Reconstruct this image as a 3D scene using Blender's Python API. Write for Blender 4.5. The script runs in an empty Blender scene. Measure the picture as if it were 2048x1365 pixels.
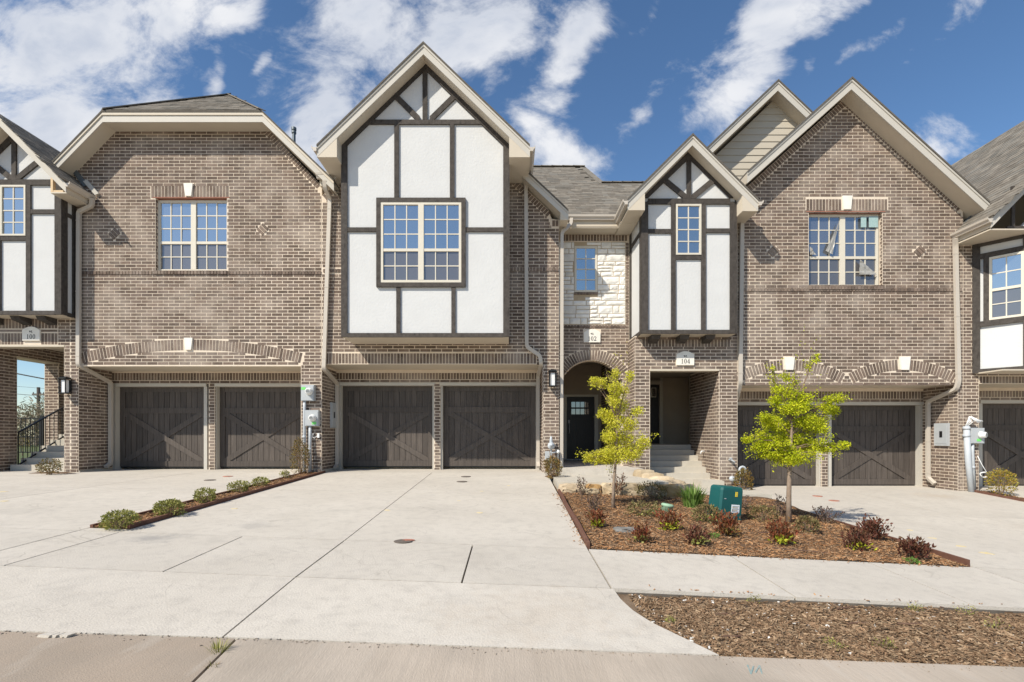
import bpy, math, random
import numpy as np
from mathutils import Vector, Matrix

random.seed(7); RNG = np.random.default_rng(7)
scene = bpy.context.scene
CZ = 1.40                      # eye height above the road
# ---------------------------------------------------------------- camera
cam = bpy.data.cameras.new('camera'); camo = bpy.data.objects.new('camera', cam)
scene.collection.objects.link(camo)
cam.sensor_width = 36.0; cam.lens = 18.0; cam.shift_x = 0.002; cam.shift_y = 0.0925
cam.clip_start = 0.05; cam.clip_end = 3000
camo.location = (0, 0, CZ); camo.rotation_euler = (math.radians(90), 0, 0)
scene.camera = camo
# ---------------------------------------------------------------- light
SUNV = Vector((1.04, 1.0, -1.34)).normalized()
world = bpy.data.worlds.new('World'); scene.world = world; world.use_nodes = True
EXPOSURE = 0.27; SUN = 4.8; SKY = 0.118
sun = bpy.data.lights.new('sun', 'SUN'); suno = bpy.data.objects.new('sun', sun)
scene.collection.objects.link(suno)
sun.energy = SUN; sun.angle = math.radians(0.53); sun.color = (1.0, 0.93, 0.81)
suno.rotation_euler = SUNV.to_track_quat('-Z', 'Y').to_euler(); suno.location = (-20, -20, 30)
vs = scene.view_settings; vs.view_transform = 'Standard'; vs.look = 'None'; vs.gamma = 1.0
vs.use_curve_mapping = False; vs.exposure = EXPOSURE


def build_sky():
    nt = world.node_tree; nt.nodes.clear(); N = nt.nodes; L = nt.links

    def val(x):
        return x

    def math_(op, a, b=None, c=None, clamp=False):
        n = N.new('ShaderNodeMath'); n.operation = op; n.use_clamp = clamp
        for i, v in enumerate((a, b, c)):
            if v is None: continue
            if isinstance(v, (int, float)): n.inputs[i].default_value = v
            else: L.new(v, n.inputs[i])
        return n.outputs[0]
    out = N.new('ShaderNodeOutputWorld')
    sky = N.new('ShaderNodeTexSky'); sky.sky_type = 'NISHITA'; sky.sun_disc = False
    sky.sun_elevation = math.radians(42.9); sky.sun_rotation = math.radians(226.1)
    sky.air_density = 1.0; sky.dust_density = 0.25; sky.ozone_density = 2.6; sky.altitude = 300
    hs = N.new('ShaderNodeHueSaturation'); hs.inputs['Saturation'].default_value = 1.12
    hs.inputs['Value'].default_value = 1.0
    L.new(sky.outputs[0], hs.inputs['Color'])
    bg1 = N.new('ShaderNodeBackground'); bg1.inputs['Strength'].default_value = SKY
    L.new(hs.outputs[0], bg1.inputs['Color'])
    tc = N.new('ShaderNodeTexCoord'); sp = N.new('ShaderNodeSeparateXYZ'); L.new(tc.outputs['Generated'], sp.inputs[0])
    dx, dy, dz = sp.outputs
    ay = math_('MAXIMUM', math_('ABSOLUTE', dy), 0.12)
    a = math_('DIVIDE', dx, ay); b = math_('DIVIDE', dz, ay)
    cb = N.new('ShaderNodeCombineXYZ'); L.new(a, cb.inputs[0]); L.new(b, cb.inputs[1]); L.new(math_('SIGN', dy), cb.inputs[2])

    def noise(scale, detail, rough, rot=0.0, sx=1.0, sy=1.0, off=(0, 0, 0), dist=0.0, lac=2.0):
        mp = N.new('ShaderNodeMapping'); L.new(cb.outputs[0], mp.inputs[0])
        mp.inputs['Rotation'].default_value = (0, 0, rot); mp.inputs['Scale'].default_value = (sx, sy, 1)
        mp.inputs['Location'].default_value = off
        n = N.new('ShaderNodeTexNoise'); n.inputs['Scale'].default_value = scale
        n.inputs['Detail'].default_value = detail; n.inputs['Roughness'].default_value = rough
        n.inputs['Distortion'].default_value = dist; n.inputs['Lacunarity'].default_value = lac
        L.new(mp.outputs[0], n.inputs['Vector']); return n.outputs['Fac']
    wn = N.new('ShaderNodeTexNoise'); wn.inputs['Scale'].default_value = 4.5; wn.inputs['Detail'].default_value = 4; wn.inputs['Roughness'].default_value = 0.6
    L.new(cb.outputs[0], wn.inputs['Vector']); ws = N.new('ShaderNodeSeparateColor'); L.new(wn.outputs['Color'], ws.inputs[0])
    big = noise(5.5, 8, 0.66, rot=-0.7, sx=0.85, sy=1.25, off=(0.3, 0.1, 0), dist=0.25)
    a0, b0 = a, b
    a = math_('MULTIPLY_ADD', math_('SUBTRACT', ws.outputs[0], 0.5), 0.15, a0); b = math_('MULTIPLY_ADD', math_('SUBTRACT', ws.outputs[1], 0.5), 0.15, b0)
    # cloud banks: bearing and height in hundredths of the eye's unit plane, half length, half width, tilt, weight
    banks = [(150, 90, 260, 150, 0.15, 1.35), (90, 260, 240, 120, -0.1, 1.2), (300, 230, 110, 90, 0.2, 1.05), (330, 40, 120, 90, 0.4, 1.1), (480, 40, 90, 40, 0.5, 1.0), (415, 165, 80, 28, 1.3, 0.95),
             (525, 130, 40, 22, 1.1, 0.8), (700, 70, 170, 120, 0.6, 1.25), (640, 230, 140, 65, 1.1, 1.15), (860, 60, 170, 90, 0.5, 1.2), (990, 60, 130, 70, 0.7, 1.1), (780, 170, 120, 100, 0.5, 1.0),
             (1150, 90, 150, 50, 0.95, 1.1), (1105, 200, 60, 40, 0.4, 0.85), (1130, 310, 110, 55, -0.35, 1.1), (1060, 260, 60, 30, -0.8, 0.8), (1290, 220, 90, 30, 0.9, 0.8), (1300, 40, 50, 18, 1.2, 0.55),
             (1530, 95, 230, 62, 0.95, 1.25), (1400, 250, 90, 35, 0.9, 0.8), (1660, 20, 120, 48, 0.7, 1.05), (1740, 92, 80, 26, 0.75, 0.85), (1830, 115, 100, 20, 0.8, 0.65), (1920, 15, 110, 20, 0.6, 0.6),
             (1620, 140, 40, 18, 1.0, 0.6), (1900, 295, 110, 48, 0.1, 1.05), (1960, 330, 80, 40, 0.3, 0.9)]
    lobes = [((x - 1020) / 1024, (872 - y) / 1024, l / 1024, w / 1024, t, k) for x, y, l, w, t, k in banks]
    tot = None
    for (la, lb, sl, sw, t, w) in lobes:
        ca, sa = math.cos(t), math.sin(t)
        da = math_('SUBTRACT', a, la); db = math_('SUBTRACT', b, lb)
        u = math_('MULTIPLY_ADD', da, ca / sl, math_('MULTIPLY', db, sa / sl))
        v = math_('MULTIPLY_ADD', da, -sa / sw, math_('MULTIPLY', db, ca / sw))
        r2 = math_('MULTIPLY_ADD', u, u, math_('MULTIPLY', v, v))
        g = math_('MULTIPLY', math_('EXPONENT', math_('MULTIPLY', r2, -0.75)), w)
        tot = g if tot is None else math_('MAXIMUM', tot, g)
    far = math_('MULTIPLY', math_('GREATER_THAN', b0, 1.05), math_('MULTIPLY', ws.outputs[2], 0.8))
    tot = math_('MAXIMUM', tot, far)
    dens = math_('ADD', tot, math_('MULTIPLY', math_('SUBTRACT', big, 0.54), 2.9))
    mr = N.new('ShaderNodeMapRange'); mr.interpolation_type = 'SMOOTHSTEP'
    mr.inputs['From Min'].default_value = 0.30; mr.inputs['From Max'].default_value = 1.15
    L.new(dens, mr.inputs['Value'])
    up = N.new('ShaderNodeMapRange'); up.inputs['From Min'].default_value = 0.0; up.inputs['From Max'].default_value = 0.12
    L.new(dz, up.inputs['Value'])
    fac = math_('MULTIPLY', math_('MULTIPLY', mr.outputs[0], up.outputs[0]), 0.97)
    shade = noise(2.8, 4, 0.6, off=(0.42, 0.26, 0), dist=0.5)
    sm = N.new('ShaderNodeMapRange'); sm.interpolation_type = 'SMOOTHSTEP'
    sm.inputs['From Min'].default_value = 0.36; sm.inputs['From Max'].default_value = 0.66
    L.new(shade, sm.inputs['Value'])
    thick = N.new('ShaderNodeMapRange'); thick.inputs['From Min'].default_value = 0.6; thick.inputs['From Max'].default_value = 1.5
    L.new(dens, thick.inputs['Value'])
    gf = math_('MULTIPLY', math_('SUBTRACT', 1.0, sm.outputs[0]), math_('MULTIPLY_ADD', thick.outputs[0], 0.9, 0.15), clamp=True)
    mx = N.new('ShaderNodeMix'); mx.data_type = 'RGBA'
    mx.inputs['A'].default_value = (0.93, 0.94, 0.97, 1); mx.inputs['B'].default_value = (0.55, 0.61, 0.73, 1)
    L.new(gf, mx.inputs['Factor'])
    bg2 = N.new('ShaderNodeBackground'); bg2.inputs['Strength'].default_value = 0.80
    L.new(mx.outputs['Result'], bg2.inputs['Color'])
    ms = N.new('ShaderNodeMixShader'); L.new(fac, ms.inputs[0]); L.new(bg1.outputs[0], ms.inputs[1]); L.new(bg2.outputs[0], ms.inputs[2])
    L.new(ms.outputs[0], out.inputs[0])


build_sky()

# ---------------------------------------------------------------- measuring helpers
F = 1024.0; CX = 1020.0; HY = 872.0


def X(px, Y): return (px - CX) * Y / F
def Z(py, Y): return (HY - py) * Y / F


# ---------------------------------------------------------------- materials
MATS = {}


def mat(name, c1, c2=None, scale=6.0, rough=0.75, bump=0.0, bscale=None, stretch=(1, 1, 1), rnd=None, c3=None,
        rndamt=0.25, detail=6, spec=0.3, metallic=0.0, extra=None, nmin=0.3, nmax=0.7, transl=0.0):
    m = bpy.data.materials.new(name); m.use_nodes = True
    nt = m.node_tree; N = nt.nodes; L = nt.links
    P = N['Principled BSDF']; P.inputs['Roughness'].default_value = rough
    P.inputs['Specular IOR Level'].default_value = spec; P.inputs['Metallic'].default_value = metallic
    geo = N.new('ShaderNodeNewGeometry')
    mp = N.new('ShaderNodeMapping'); L.new(geo.outputs['Position'], mp.inputs[0]); mp.inputs['Scale'].default_value = stretch
    c2 = c2 or c1
    nz = N.new('ShaderNodeTexNoise'); nz.inputs['Scale'].default_value = scale; nz.inputs['Detail'].default_value = detail
    nz.inputs['Roughness'].default_value = 0.6
    L.new(mp.outputs[0], nz.inputs['Vector'])
    mr = N.new('ShaderNodeMapRange'); mr.inputs['From Min'].default_value = nmin; mr.inputs['From Max'].default_value = nmax
    L.new(nz.outputs['Fac'], mr.inputs['Value'])
    mx = N.new('ShaderNodeMix'); mx.data_type = 'RGBA'; L.new(mr.outputs[0], mx.inputs['Factor'])
    mx.inputs['A'].default_value = (*c1, 1); mx.inputs['B'].default_value = (*c2, 1)
    col = mx.outputs['Result']
    if rnd:
        src = geo.outputs['Random Per Island']
        if rnd == 'object':
            oi = N.new('ShaderNodeObjectInfo'); src = oi.outputs['Random']
        if c3:
            r2 = N.new('ShaderNodeMapRange'); r2.inputs['From Min'].default_value = 0.45; r2.inputs['From Max'].default_value = 1.0
            L.new(src, r2.inputs['Value'])
            m3 = N.new('ShaderNodeMix'); m3.data_type = 'RGBA'; L.new(r2.outputs[0], m3.inputs['Factor'])
            L.new(col, m3.inputs['A']); m3.inputs['B'].default_value = (*c3, 1); col = m3.outputs['Result']
        wn = N.new('ShaderNodeTexWhiteNoise'); wn.noise_dimensions = '1D'
        mu = N.new('ShaderNodeMath'); mu.operation = 'MULTIPLY'; mu.inputs[1].default_value = 917.3; L.new(src, mu.inputs[0])
        L.new(mu.outputs[0], wn.inputs['W'])
        vr = N.new('ShaderNodeMapRange'); vr.inputs['To Min'].default_value = 1 - rndamt; vr.inputs['To Max'].default_value = 1 + rndamt
        L.new(wn.outputs['Value'], vr.inputs['Value'])
        hs = N.new('ShaderNodeHueSaturation'); L.new(vr.outputs[0], hs.inputs['Value']); L.new(col, hs.inputs['Color'])
        col = hs.outputs[0]
    if extra:
        col = extra(N, L, geo, mp, col)
    L.new(col, P.inputs['Base Color'])
    if bump:
        nb = N.new('ShaderNodeTexNoise'); nb.inputs['Scale'].default_value = bscale or scale * 4; nb.inputs['Detail'].default_value = 5
        L.new(mp.outputs[0], nb.inputs['Vector'])
        bp = N.new('ShaderNodeBump'); bp.inputs['Strength'].default_value = bump; bp.inputs['Distance'].default_value = 0.01
        L.new(nb.outputs['Fac'], bp.inputs['Height']); L.new(bp.outputs[0], P.inputs['Normal'])
    if transl:
        tr = N.new('ShaderNodeBsdfTranslucent'); L.new(col, tr.inputs['Color'])
        ms = N.new('ShaderNodeMixShader'); ms.inputs[0].default_value = transl
        L.new(P.outputs[0], ms.inputs[1]); L.new(tr.outputs[0], ms.inputs[2])
        L.new(ms.outputs[0], N['Material Output'].inputs[0])
    MATS[name] = m
    return m


def add_noise_mix(N, L, vec, col, scale, lo, hi, target, amt, detail=5, stretch=None):
    v = vec
    if stretch:
        mp = N.new('ShaderNodeMapping'); L.new(vec, mp.inputs[0]); mp.inputs['Scale'].default_value = stretch; v = mp.outputs[0]
    n = N.new('ShaderNodeTexNoise'); n.inputs['Scale'].default_value = scale; n.inputs['Detail'].default_value = detail
    L.new(v, n.inputs['Vector'])
    r = N.new('ShaderNodeMapRange'); r.inputs['From Min'].default_value = lo; r.inputs['From Max'].default_value = hi
    r.inputs['To Max'].default_value = amt
    L.new(n.outputs['Fac'], r.inputs['Value'])
    m = N.new('ShaderNodeMix'); m.data_type = 'RGBA'; L.new(r.outputs[0], m.inputs['Factor'])
    L.new(col, m.inputs['A']); m.inputs['B'].default_value = (*target, 1)
    return m.outputs['Result']


def brick_extra(N, L, geo, mp, col):
    col = add_noise_mix(N, L, geo.outputs['Position'], col, 1.8, 0.48, 0.76, (0.44, 0.375, 0.315), 0.55)      # lime bloom
    col = add_noise_mix(N, L, geo.outputs['Position'], col, 28.0, 0.6, 0.75, (0.50, 0.43, 0.36), 0.5)       # mortar smear
    return col


def conc_extra(N, L, geo, mp, col):
    p = geo.outputs['Position']
    col = add_noise_mix(N, L, p, col, 0.55, 0.45, 0.75, (0.40, 0.36, 0.31), 0.28, stretch=(0.7, 1.2, 1))
    col = add_noise_mix(N, L, p, col, 1.7, 0.58, 0.74, (0.33, 0.31, 0.28), 0.24, detail=8)
    col = add_noise_mix(N, L, p, col, 9.0, 0.48, 0.75, (0.38, 0.35, 0.31), 0.42, detail=8)
    col = add_noise_mix(N, L, p, col, 90.0, 0.56, 0.75, (0.28, 0.26, 0.23), 0.45, detail=2)
    for (sx, sy, sr, amt, tc) in ((-3.75, 5.45, .42, .60, (.27, .26, .25)), (-3.1, 6.2, .35, .30, (.27, .26, .25)), (.2, 3.75, 1.1, .22, (.42, .33, .24)), (-.3, 5.1, .9, .20, (.33, .30, .26)), (-1.1, 7.6, .7, .18, (.33, .30, .26)), (-6.3, 6.6, .6, .22, (.30, .28, .25)), (8.6, 8.2, .8, .25, (.36, .30, .23)), (9.4, 11.3, .7, .35, (.40, .31, .22)), (3.0, 4.9, .5, .16, (.33, .30, .26))):
        vd = N.new('ShaderNodeVectorMath'); vd.operation = 'SUBTRACT'; L.new(p, vd.inputs[0]); vd.inputs[1].default_value = (sx, sy, 0)
        vm = N.new('ShaderNodeVectorMath'); vm.operation = 'MULTIPLY'; L.new(vd.outputs[0], vm.inputs[0]); vm.inputs[1].default_value = (1 / sr, 1.3 / sr, 0)
        ln = N.new('ShaderNodeVectorMath'); ln.operation = 'LENGTH'; L.new(vm.outputs[0], ln.inputs[0])
        nz = N.new('ShaderNodeTexNoise'); nz.inputs['Scale'].default_value = 5; nz.inputs['Detail'].default_value = 7; nz.inputs['Roughness'].default_value = .7; L.new(p, nz.inputs['Vector'])
        sb = N.new('ShaderNodeMath'); sb.operation = 'MULTIPLY_ADD'; sb.inputs[1].default_value = 2.6; L.new(nz.outputs['Fac'], sb.inputs[0]); ng = N.new('ShaderNodeMath'); ng.operation = 'MULTIPLY'; ng.inputs[1].default_value = -1; L.new(ln.outputs['Value'], ng.inputs[0]); L.new(ng.outputs[0], sb.inputs[2])
        rr = N.new('ShaderNodeMapRange'); L.new(sb.outputs[0], rr.inputs['Value']); rr.inputs['From Min'].default_value = .55; rr.inputs['From Max'].default_value = 1.2; rr.inputs['To Max'].default_value = amt
        m = N.new('ShaderNodeMix'); m.data_type = 'RGBA'; L.new(rr.outputs[0], m.inputs['Factor']); L.new(col, m.inputs['A']); m.inputs['B'].default_value = (*tc, 1); col = m.outputs['Result']
    # thin wandering scuffs left by hoses and tyres
    def mth(op, a, b):
        n = N.new('ShaderNodeMath'); n.operation = op
        for i, v in enumerate((a, b)):
            if isinstance(v, (int, float)): n.inputs[i].default_value = v
            else: L.new(v, n.inputs[i])
        return n.outputs[0]
    for sc, off, wid, amt in ((1.1, 3.0, .0045, .42), (0.8, 9.0, .004, .30)):
        m2 = N.new('ShaderNodeMapping'); L.new(p, m2.inputs[0]); m2.inputs['Location'].default_value = (off, off * .7, 0)
        nz = N.new('ShaderNodeTexNoise'); nz.inputs['Scale'].default_value = sc; nz.inputs['Detail'].default_value = 2.5; nz.inputs['Distortion'].default_value = .8; L.new(m2.outputs[0], nz.inputs['Vector'])
        mk_ = N.new('ShaderNodeTexNoise'); mk_.inputs['Scale'].default_value = 1.3; mk_.inputs['Detail'].default_value = 2; L.new(p, mk_.inputs['Vector'])
        r = N.new('ShaderNodeMapRange'); L.new(mth('ABSOLUTE', mth('SUBTRACT', nz.outputs['Fac'], .5), 0), r.inputs['Value'])
        r.inputs['From Max'].default_value = wid; r.inputs['To Min'].default_value = amt; r.inputs['To Max'].default_value = 0
        r2 = N.new('ShaderNodeMapRange'); L.new(mk_.outputs['Fac'], r2.inputs['Value']); r2.inputs['From Min'].default_value = .5; r2.inputs['From Max'].default_value = .62
        m = N.new('ShaderNodeMix'); m.data_type = 'RGBA'; L.new(mth('MULTIPLY', r.outputs[0], r2.outputs[0]), m.inputs['Factor']); L.new(col, m.inputs['A']); m.inputs['B'].default_value = (.26, .235, .20, 1); col = m.outputs['Result']
    return col


def road_extra(N, L, geo, mp, col):
    p = geo.outputs['Position']
    col = add_noise_mix(N, L, p, col, 1.1, 0.42, 0.72, (0.27, 0.235, 0.195), 0.6)
    col = add_noise_mix(N, L, p, col, 5.0, 0.45, 0.62, (0.27, 0.235, 0.195), 0.16, detail=4, stretch=(11, 0.25, 1))
    col = add_noise_mix(N, L, p, col, 2.4, 0.62, 0.72, (0.5, 0.46, 0.4), 0.25, detail=6, stretch=(3, 0.6, 1))
    return col


def wood_extra(N, L, geo, mp, col):
    return add_noise_mix(N, L, geo.outputs['Position'], col, 3.0, 0.58, 0.75, (0.02, 0.018, 0.016), 0.75, detail=4, stretch=(7, 7, 1.6))


BK = dict(c1=(0.132, 0.095, 0.074), c2=(0.190, 0.144, 0.114), c3=(0.162, 0.124, 0.103), scale=9, rough=0.9, bump=0.5, bscale=60,
          rndamt=0.30, spec=0.15, extra=brick_extra)
mat('brick', rnd='island', **BK); mat('brick_single', rnd='object', **BK)
mat('mortar', (0.65, 0.55, 0.435), (0.73, 0.63, 0.515), scale=5, rough=0.95, bump=0.4, bscale=90, spec=0.1)
mat('stone_joint', (0.40, 0.31, 0.205), (0.48, 0.385, 0.265), scale=8, rough=0.95)
mat('limestone', (0.68, 0.655, 0.60), (0.82, 0.81, 0.775), scale=7, rough=0.92, bump=0.6, bscale=32, rnd='object', rndamt=0.08, spec=0.15)
mat('cast_stone', (0.74, 0.70, 0.63), (0.82, 0.79, 0.72), scale=8, rough=0.85, bump=0.2, bscale=80, spec=0.2)
mat('stucco', (0.585, 0.587, 0.58), (0.615, 0.617, 0.61), scale=3, rough=0.95, bump=0.5, bscale=22, spec=0.1)
mat('timber', (0.048, 0.041, 0.036), (0.085, 0.074, 0.065), scale=4, rough=0.8, bump=0.5, bscale=18, stretch=(3, 3, 3), rnd='object',
    rndamt=0.15, spec=0.25, extra=wood_extra)
mat('trim', (0.545, 0.48, 0.385), (0.575, 0.51, 0.41), scale=2, rough=0.6, bump=0.08, bscale=60, spec=0.3)
mat('fascia', (0.49, 0.46, 0.405), (0.52, 0.49, 0.435), scale=2, rough=0.55, bump=0.06, bscale=60, spec=0.3)
mat('siding', (0.47, 0.425, 0.345), (0.50, 0.45, 0.37), scale=2, rough=0.65, bump=0.12, bscale=40, stretch=(.4, 1, 5), spec=0.25)
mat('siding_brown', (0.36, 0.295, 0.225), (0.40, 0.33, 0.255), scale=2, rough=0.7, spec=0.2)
mat('gutter', (0.50, 0.45, 0.385), (0.52, 0.47, 0.405), scale=2, rough=0.45, spec=0.4)
mat('garage_wood', (0.062, 0.051, 0.044), (0.112, 0.094, 0.081), scale=7, rough=0.62, bump=0.25, bscale=30, stretch=(6, 1, 0.35), rnd='object',
    rndamt=0.16, spec=0.3)
mat('door_paint', (0.018, 0.016, 0.015), (0.022, 0.02, 0.018), rough=0.45, spec=0.4)
mat('vinyl', (0.60, 0.555, 0.46), (0.64, 0.595, 0.50), scale=2, rough=0.45, spec=0.35)
mat('shingle', (0.15, 0.132, 0.11), (0.25, 0.225, 0.19), scale=7, rough=0.95, bump=0.6, bscale=140, rnd='island', rndamt=0.20,
    c3=(0.18, 0.17, 0.15), spec=0.1)
mat('roof_edge', (0.10, 0.09, 0.078), (0.15, 0.135, 0.115), scale=20, rough=0.95, spec=0.1)
mat('concrete', (0.52, 0.478, 0.415), (0.57, 0.527, 0.462), scale=1.6, rough=0.9, bump=0.4, bscale=70, spec=0.2, extra=conc_extra, rnd='object', rndamt=0.035)
mat('step_concrete', (0.46, 0.425, 0.36), (0.53, 0.49, 0.42), scale=3, rough=0.9, bump=0.3, bscale=80, spec=0.2)
mat('road', (0.44, 0.372, 0.30), (0.50, 0.43, 0.355), scale=1.2, rough=0.9, bump=0.35, bscale=60, stretch=(2, 0.5, 1), spec=0.2, extra=road_extra)
mat('road_old', (0.335, 0.27, 0.208), (0.385, 0.315, 0.248), scale=1.4, rough=0.92, bump=0.35, bscale=120, spec=0.2, extra=road_extra)
mat('joint', (0.10, 0.085, 0.07), (0.16, 0.14, 0.115), scale=12, rough=1)
mat('soil', (0.10, 0.062, 0.038), (0.17, 0.11, 0.07), scale=9, rough=1, bump=1.0, bscale=50, spec=0.05)
mat('soil_pale', (0.12, 0.08, 0.05), (0.25, 0.185, 0.13), scale=3, rough=1, bump=1.0, bscale=60, spec=0.05)
mat('chips', (0.235, 0.115, 0.053), (0.40, 0.22, 0.108), scale=6, rough=0.95, rnd='island', rndamt=0.5, c3=(0.34, 0.235, 0.145), spec=0.1)
mat('chips_grey', (0.13, 0.08, 0.046), (0.25, 0.16, 0.096), scale=6, rough=0.95, rnd='island', rndamt=0.5, c3=(0.34, 0.245, 0.155), spec=0.1)
mat('stick', (0.10, 0.055, 0.038), (0.15, 0.09, 0.06), scale=20, rough=0.9)
mat('edging', (0.115, 0.052, 0.036), (0.175, 0.09, 0.062), scale=10, rough=0.8, bump=0.2, spec=0.25)
mat('sandstone', (0.36, 0.27, 0.165), (0.55, 0.46, 0.33), scale=3.2, rough=0.92, bump=0.9, bscale=16, rnd='object', rndamt=0.18, c3=(0.50, 0.40, 0.28), spec=0.1)
mat('rust_stone', (0.34, 0.19, 0.07), (0.48, 0.34, 0.18), scale=5, rough=0.92, bump=0.9, bscale=16, spec=0.1)
mat('lawn', (0.07, 0.10, 0.03), (0.12, 0.13, 0.05), scale=3, rough=1)
mat('field', (0.20, 0.17, 0.11), (0.26, 0.22, 0.15), scale=.5, rough=1)
mat('black_metal', (0.012, 0.012, 0.012), rough=0.45, spec=0.4)
mat('lamp_glass', (0.75, 0.75, 0.74), rough=0.35, spec=0.5)
mat('grey_metal', (0.40, 0.42, 0.43), (0.44, 0.46, 0.47), rough=0.45, spec=0.4)
mat('conduit', (0.43, 0.46, 0.49), (0.49, 0.52, 0.54), rough=0.5, spec=0.4)
mat('white_plastic', (0.80, 0.80, 0.78), rough=0.35, spec=0.5)
mat('green_tag', (0.18, 0.62, 0.16), rough=0.6)
mat('dial', (0.32, 0.33, 0.33), rough=0.3)
mat('black_paint', (0.01, 0.01, 0.011), rough=0.6)
mat('utility_green', (0.008, 0.082, 0.080), (0.012, 0.10, 0.097), scale=3, rough=0.5, bump=0.1, bscale=90, spec=0.35)
mat('pale_green', (0.30, 0.46, 0.32), rough=0.55)
mat('yellow', (0.78, 0.58, 0.03), rough=0.6)
mat('label_white', (0.72, 0.76, 0.80), (0.82, 0.84, 0.86), scale=40, rough=0.5)
mat('label_brown', (0.45, 0.36, 0.18), rough=0.6)
mat('paint_yellow', (0.66, 0.52, 0.22), (0.60, 0.53, 0.40), scale=30, rough=0.9)
mat('paint_teal', (0.16, 0.30, 0.31), (0.38, 0.38, 0.34), scale=40, rough=0.9)
mat('cover_dark', (0.10, 0.085, 0.07), (0.17, 0.14, 0.12), scale=40, rough=0.8)
mat('cover_red', (0.36, 0.13, 0.09), (0.42, 0.2, 0.14), scale=40, rough=0.8)
mat('grey_rock', (0.17, 0.165, 0.155), (0.25, 0.24, 0.22), scale=7, rough=0.9, bump=.6)
mat('lumber', (0.62, 0.46, 0.28), (0.66, 0.5, 0.32), scale=8, rough=0.8)
mat('bark', (0.23, 0.165, 0.12), (0.34, 0.27, 0.21), scale=14, rough=0.95, bump=0.8, bscale=50, stretch=(1, 1, .4), spec=0.1)
mat('twig', (0.17, 0.115, 0.08), (0.25, 0.18, 0.13), scale=14, rough=0.95)
mat('film', (0.26, 0.255, 0.24), (0.38, 0.37, 0.34), scale=8, rough=0.3, bump=0.5, bscale=14, spec=0.5)
mat('sticker', (0.25, 0.40, 0.39), (0.40, 0.50, 0.49), scale=30, rough=0.6)
mat('flash', (0.11, 0.13, 0.14), (0.15, 0.17, 0.18), scale=5, rough=0.4, metallic=0.4)
mat('pole_wood', (0.12, 0.10, 0.085), (0.16, 0.13, 0.11), rough=0.9)


def leafmat(name, a, b, c, amt=0.35, tr=0.35):
    mat(name, a, b, scale=5, rough=0.6, rnd='island', rndamt=amt, c3=c, spec=0.25, transl=tr)


leafmat('leaf_spring', (0.39, 0.47, 0.014), (0.54, 0.59, 0.022), (0.65, 0.62, 0.035), 0.45, 0.40)
leafmat('leaf_tree_pale', (0.55, 0.56, 0.035), (0.70, 0.68, 0.055), (0.72, 0.64, 0.13), 0.4, 0.45)
leafmat('leaf_green', (0.19, 0.20, 0.045), (0.31, 0.31, 0.08), (0.40, 0.37, 0.13), 0.45, 0.25)
leafmat('leaf_olive', (0.13, 0.125, 0.045), (0.22, 0.19, 0.075), (0.27, 0.17, 0.085), 0.4, 0.2)
leafmat('leaf_red', (0.16, 0.042, 0.022), (0.24, 0.07, 0.030), (0.17, 0.11, 0.04), 0.45, 0.2)
leafmat('leaf_wine', (0.095, 0.034, 0.022), (0.15, 0.05, 0.032), (0.16, 0.095, 0.05), 0.45, 0.2)
leafmat('leaf_orange', (0.26, 0.13, 0.035), (0.20, 0.16, 0.05), (0.12, 0.12, 0.04), 0.4, 0.25)
leafmat('leaf_gold', (0.40, 0.32, 0.05), (0.28, 0.27, 0.05), (0.44, 0.26, 0.06), 0.35, 0.3)
leafmat('leaf_lime', (0.42, 0.44, 0.03), (0.30, 0.37, 0.03), (0.5, 0.46, 0.05), 0.3, 0.3)
leafmat('leaf_blade', (0.09, 0.19, 0.03), (0.16, 0.27, 0.05), (0.22, 0.32, 0.09), 0.35, 0.3)
leafmat('leaf_far', (0.24, 0.195, 0.14), (0.34, 0.27, 0.19), (0.26, 0.26, 0.15), 0.3, 0.1)
leafmat('leaf_plum', (0.11, 0.075, 0.065), (0.16, 0.10, 0.085), (0.09, 0.085, 0.05), 0.4, 0.15)


def glassmat(name, tint, refl, rough, base):
    m = bpy.data.materials.new(name); m.use_nodes = True; N = m.node_tree.nodes; L = m.node_tree.links
    P = N['Principled BSDF']; P.inputs['Base Color'].default_value = (*base, 1); P.inputs['Roughness'].default_value = 0.5
    P.inputs['Specular IOR Level'].default_value = 0.2
    g = N.new('ShaderNodeBsdfGlossy'); g.inputs['Color'].default_value = (*tint, 1); g.inputs['Roughness'].default_value = rough
    lw = N.new('ShaderNodeFresnel'); lw.inputs['IOR'].default_value = 1.5
    ad = N.new('ShaderNodeMath'); ad.operation = 'ADD'; ad.inputs[1].default_value = refl; ad.use_clamp = True
    L.new(lw.outputs[0], ad.inputs[0])
    ms = N.new('ShaderNodeMixShader'); L.new(ad.outputs[0], ms.inputs[0]); L.new(P.outputs[0], ms.inputs[1]); L.new(g.outputs[0], ms.inputs[2])
    L.new(ms.outputs[0], N['Material Output'].inputs[0]); MATS[name] = m


glassmat('glass', (0.92, 0.93, 0.92), 0.46, 0.015, (0.045, 0.05, 0.052))
glassmat('screen', (0.7, 0.7, 0.72), 0.15, 0.10, (0.095, 0.092, 0.095))
glassmat('film_glass', (0.8, 0.86, 0.95), 0.28, 0.16, (0.09, 0.095, 0.105))
glassmat('door_glass', (0.8, 0.85, 0.9), 0.20, 0.05, (0.03, 0.03, 0.03))

# ---------------------------------------------------------------- object helpers
ORG = {}


def props(o, label=None, cat=None, group=None, kind=None):
    if label: o['label'] = label
    if cat: o['category'] = cat
    if group: o['group'] = group
    if kind: o['kind'] = kind
    return o


def place(o, org, parent):
    scene.collection.objects.link(o)
    ORG[o] = Vector(org)
    if parent is not None:
        o.parent = parent; o.location = Vector(org) - ORG[parent]
    else:
        o.location = org
    return o


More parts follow.
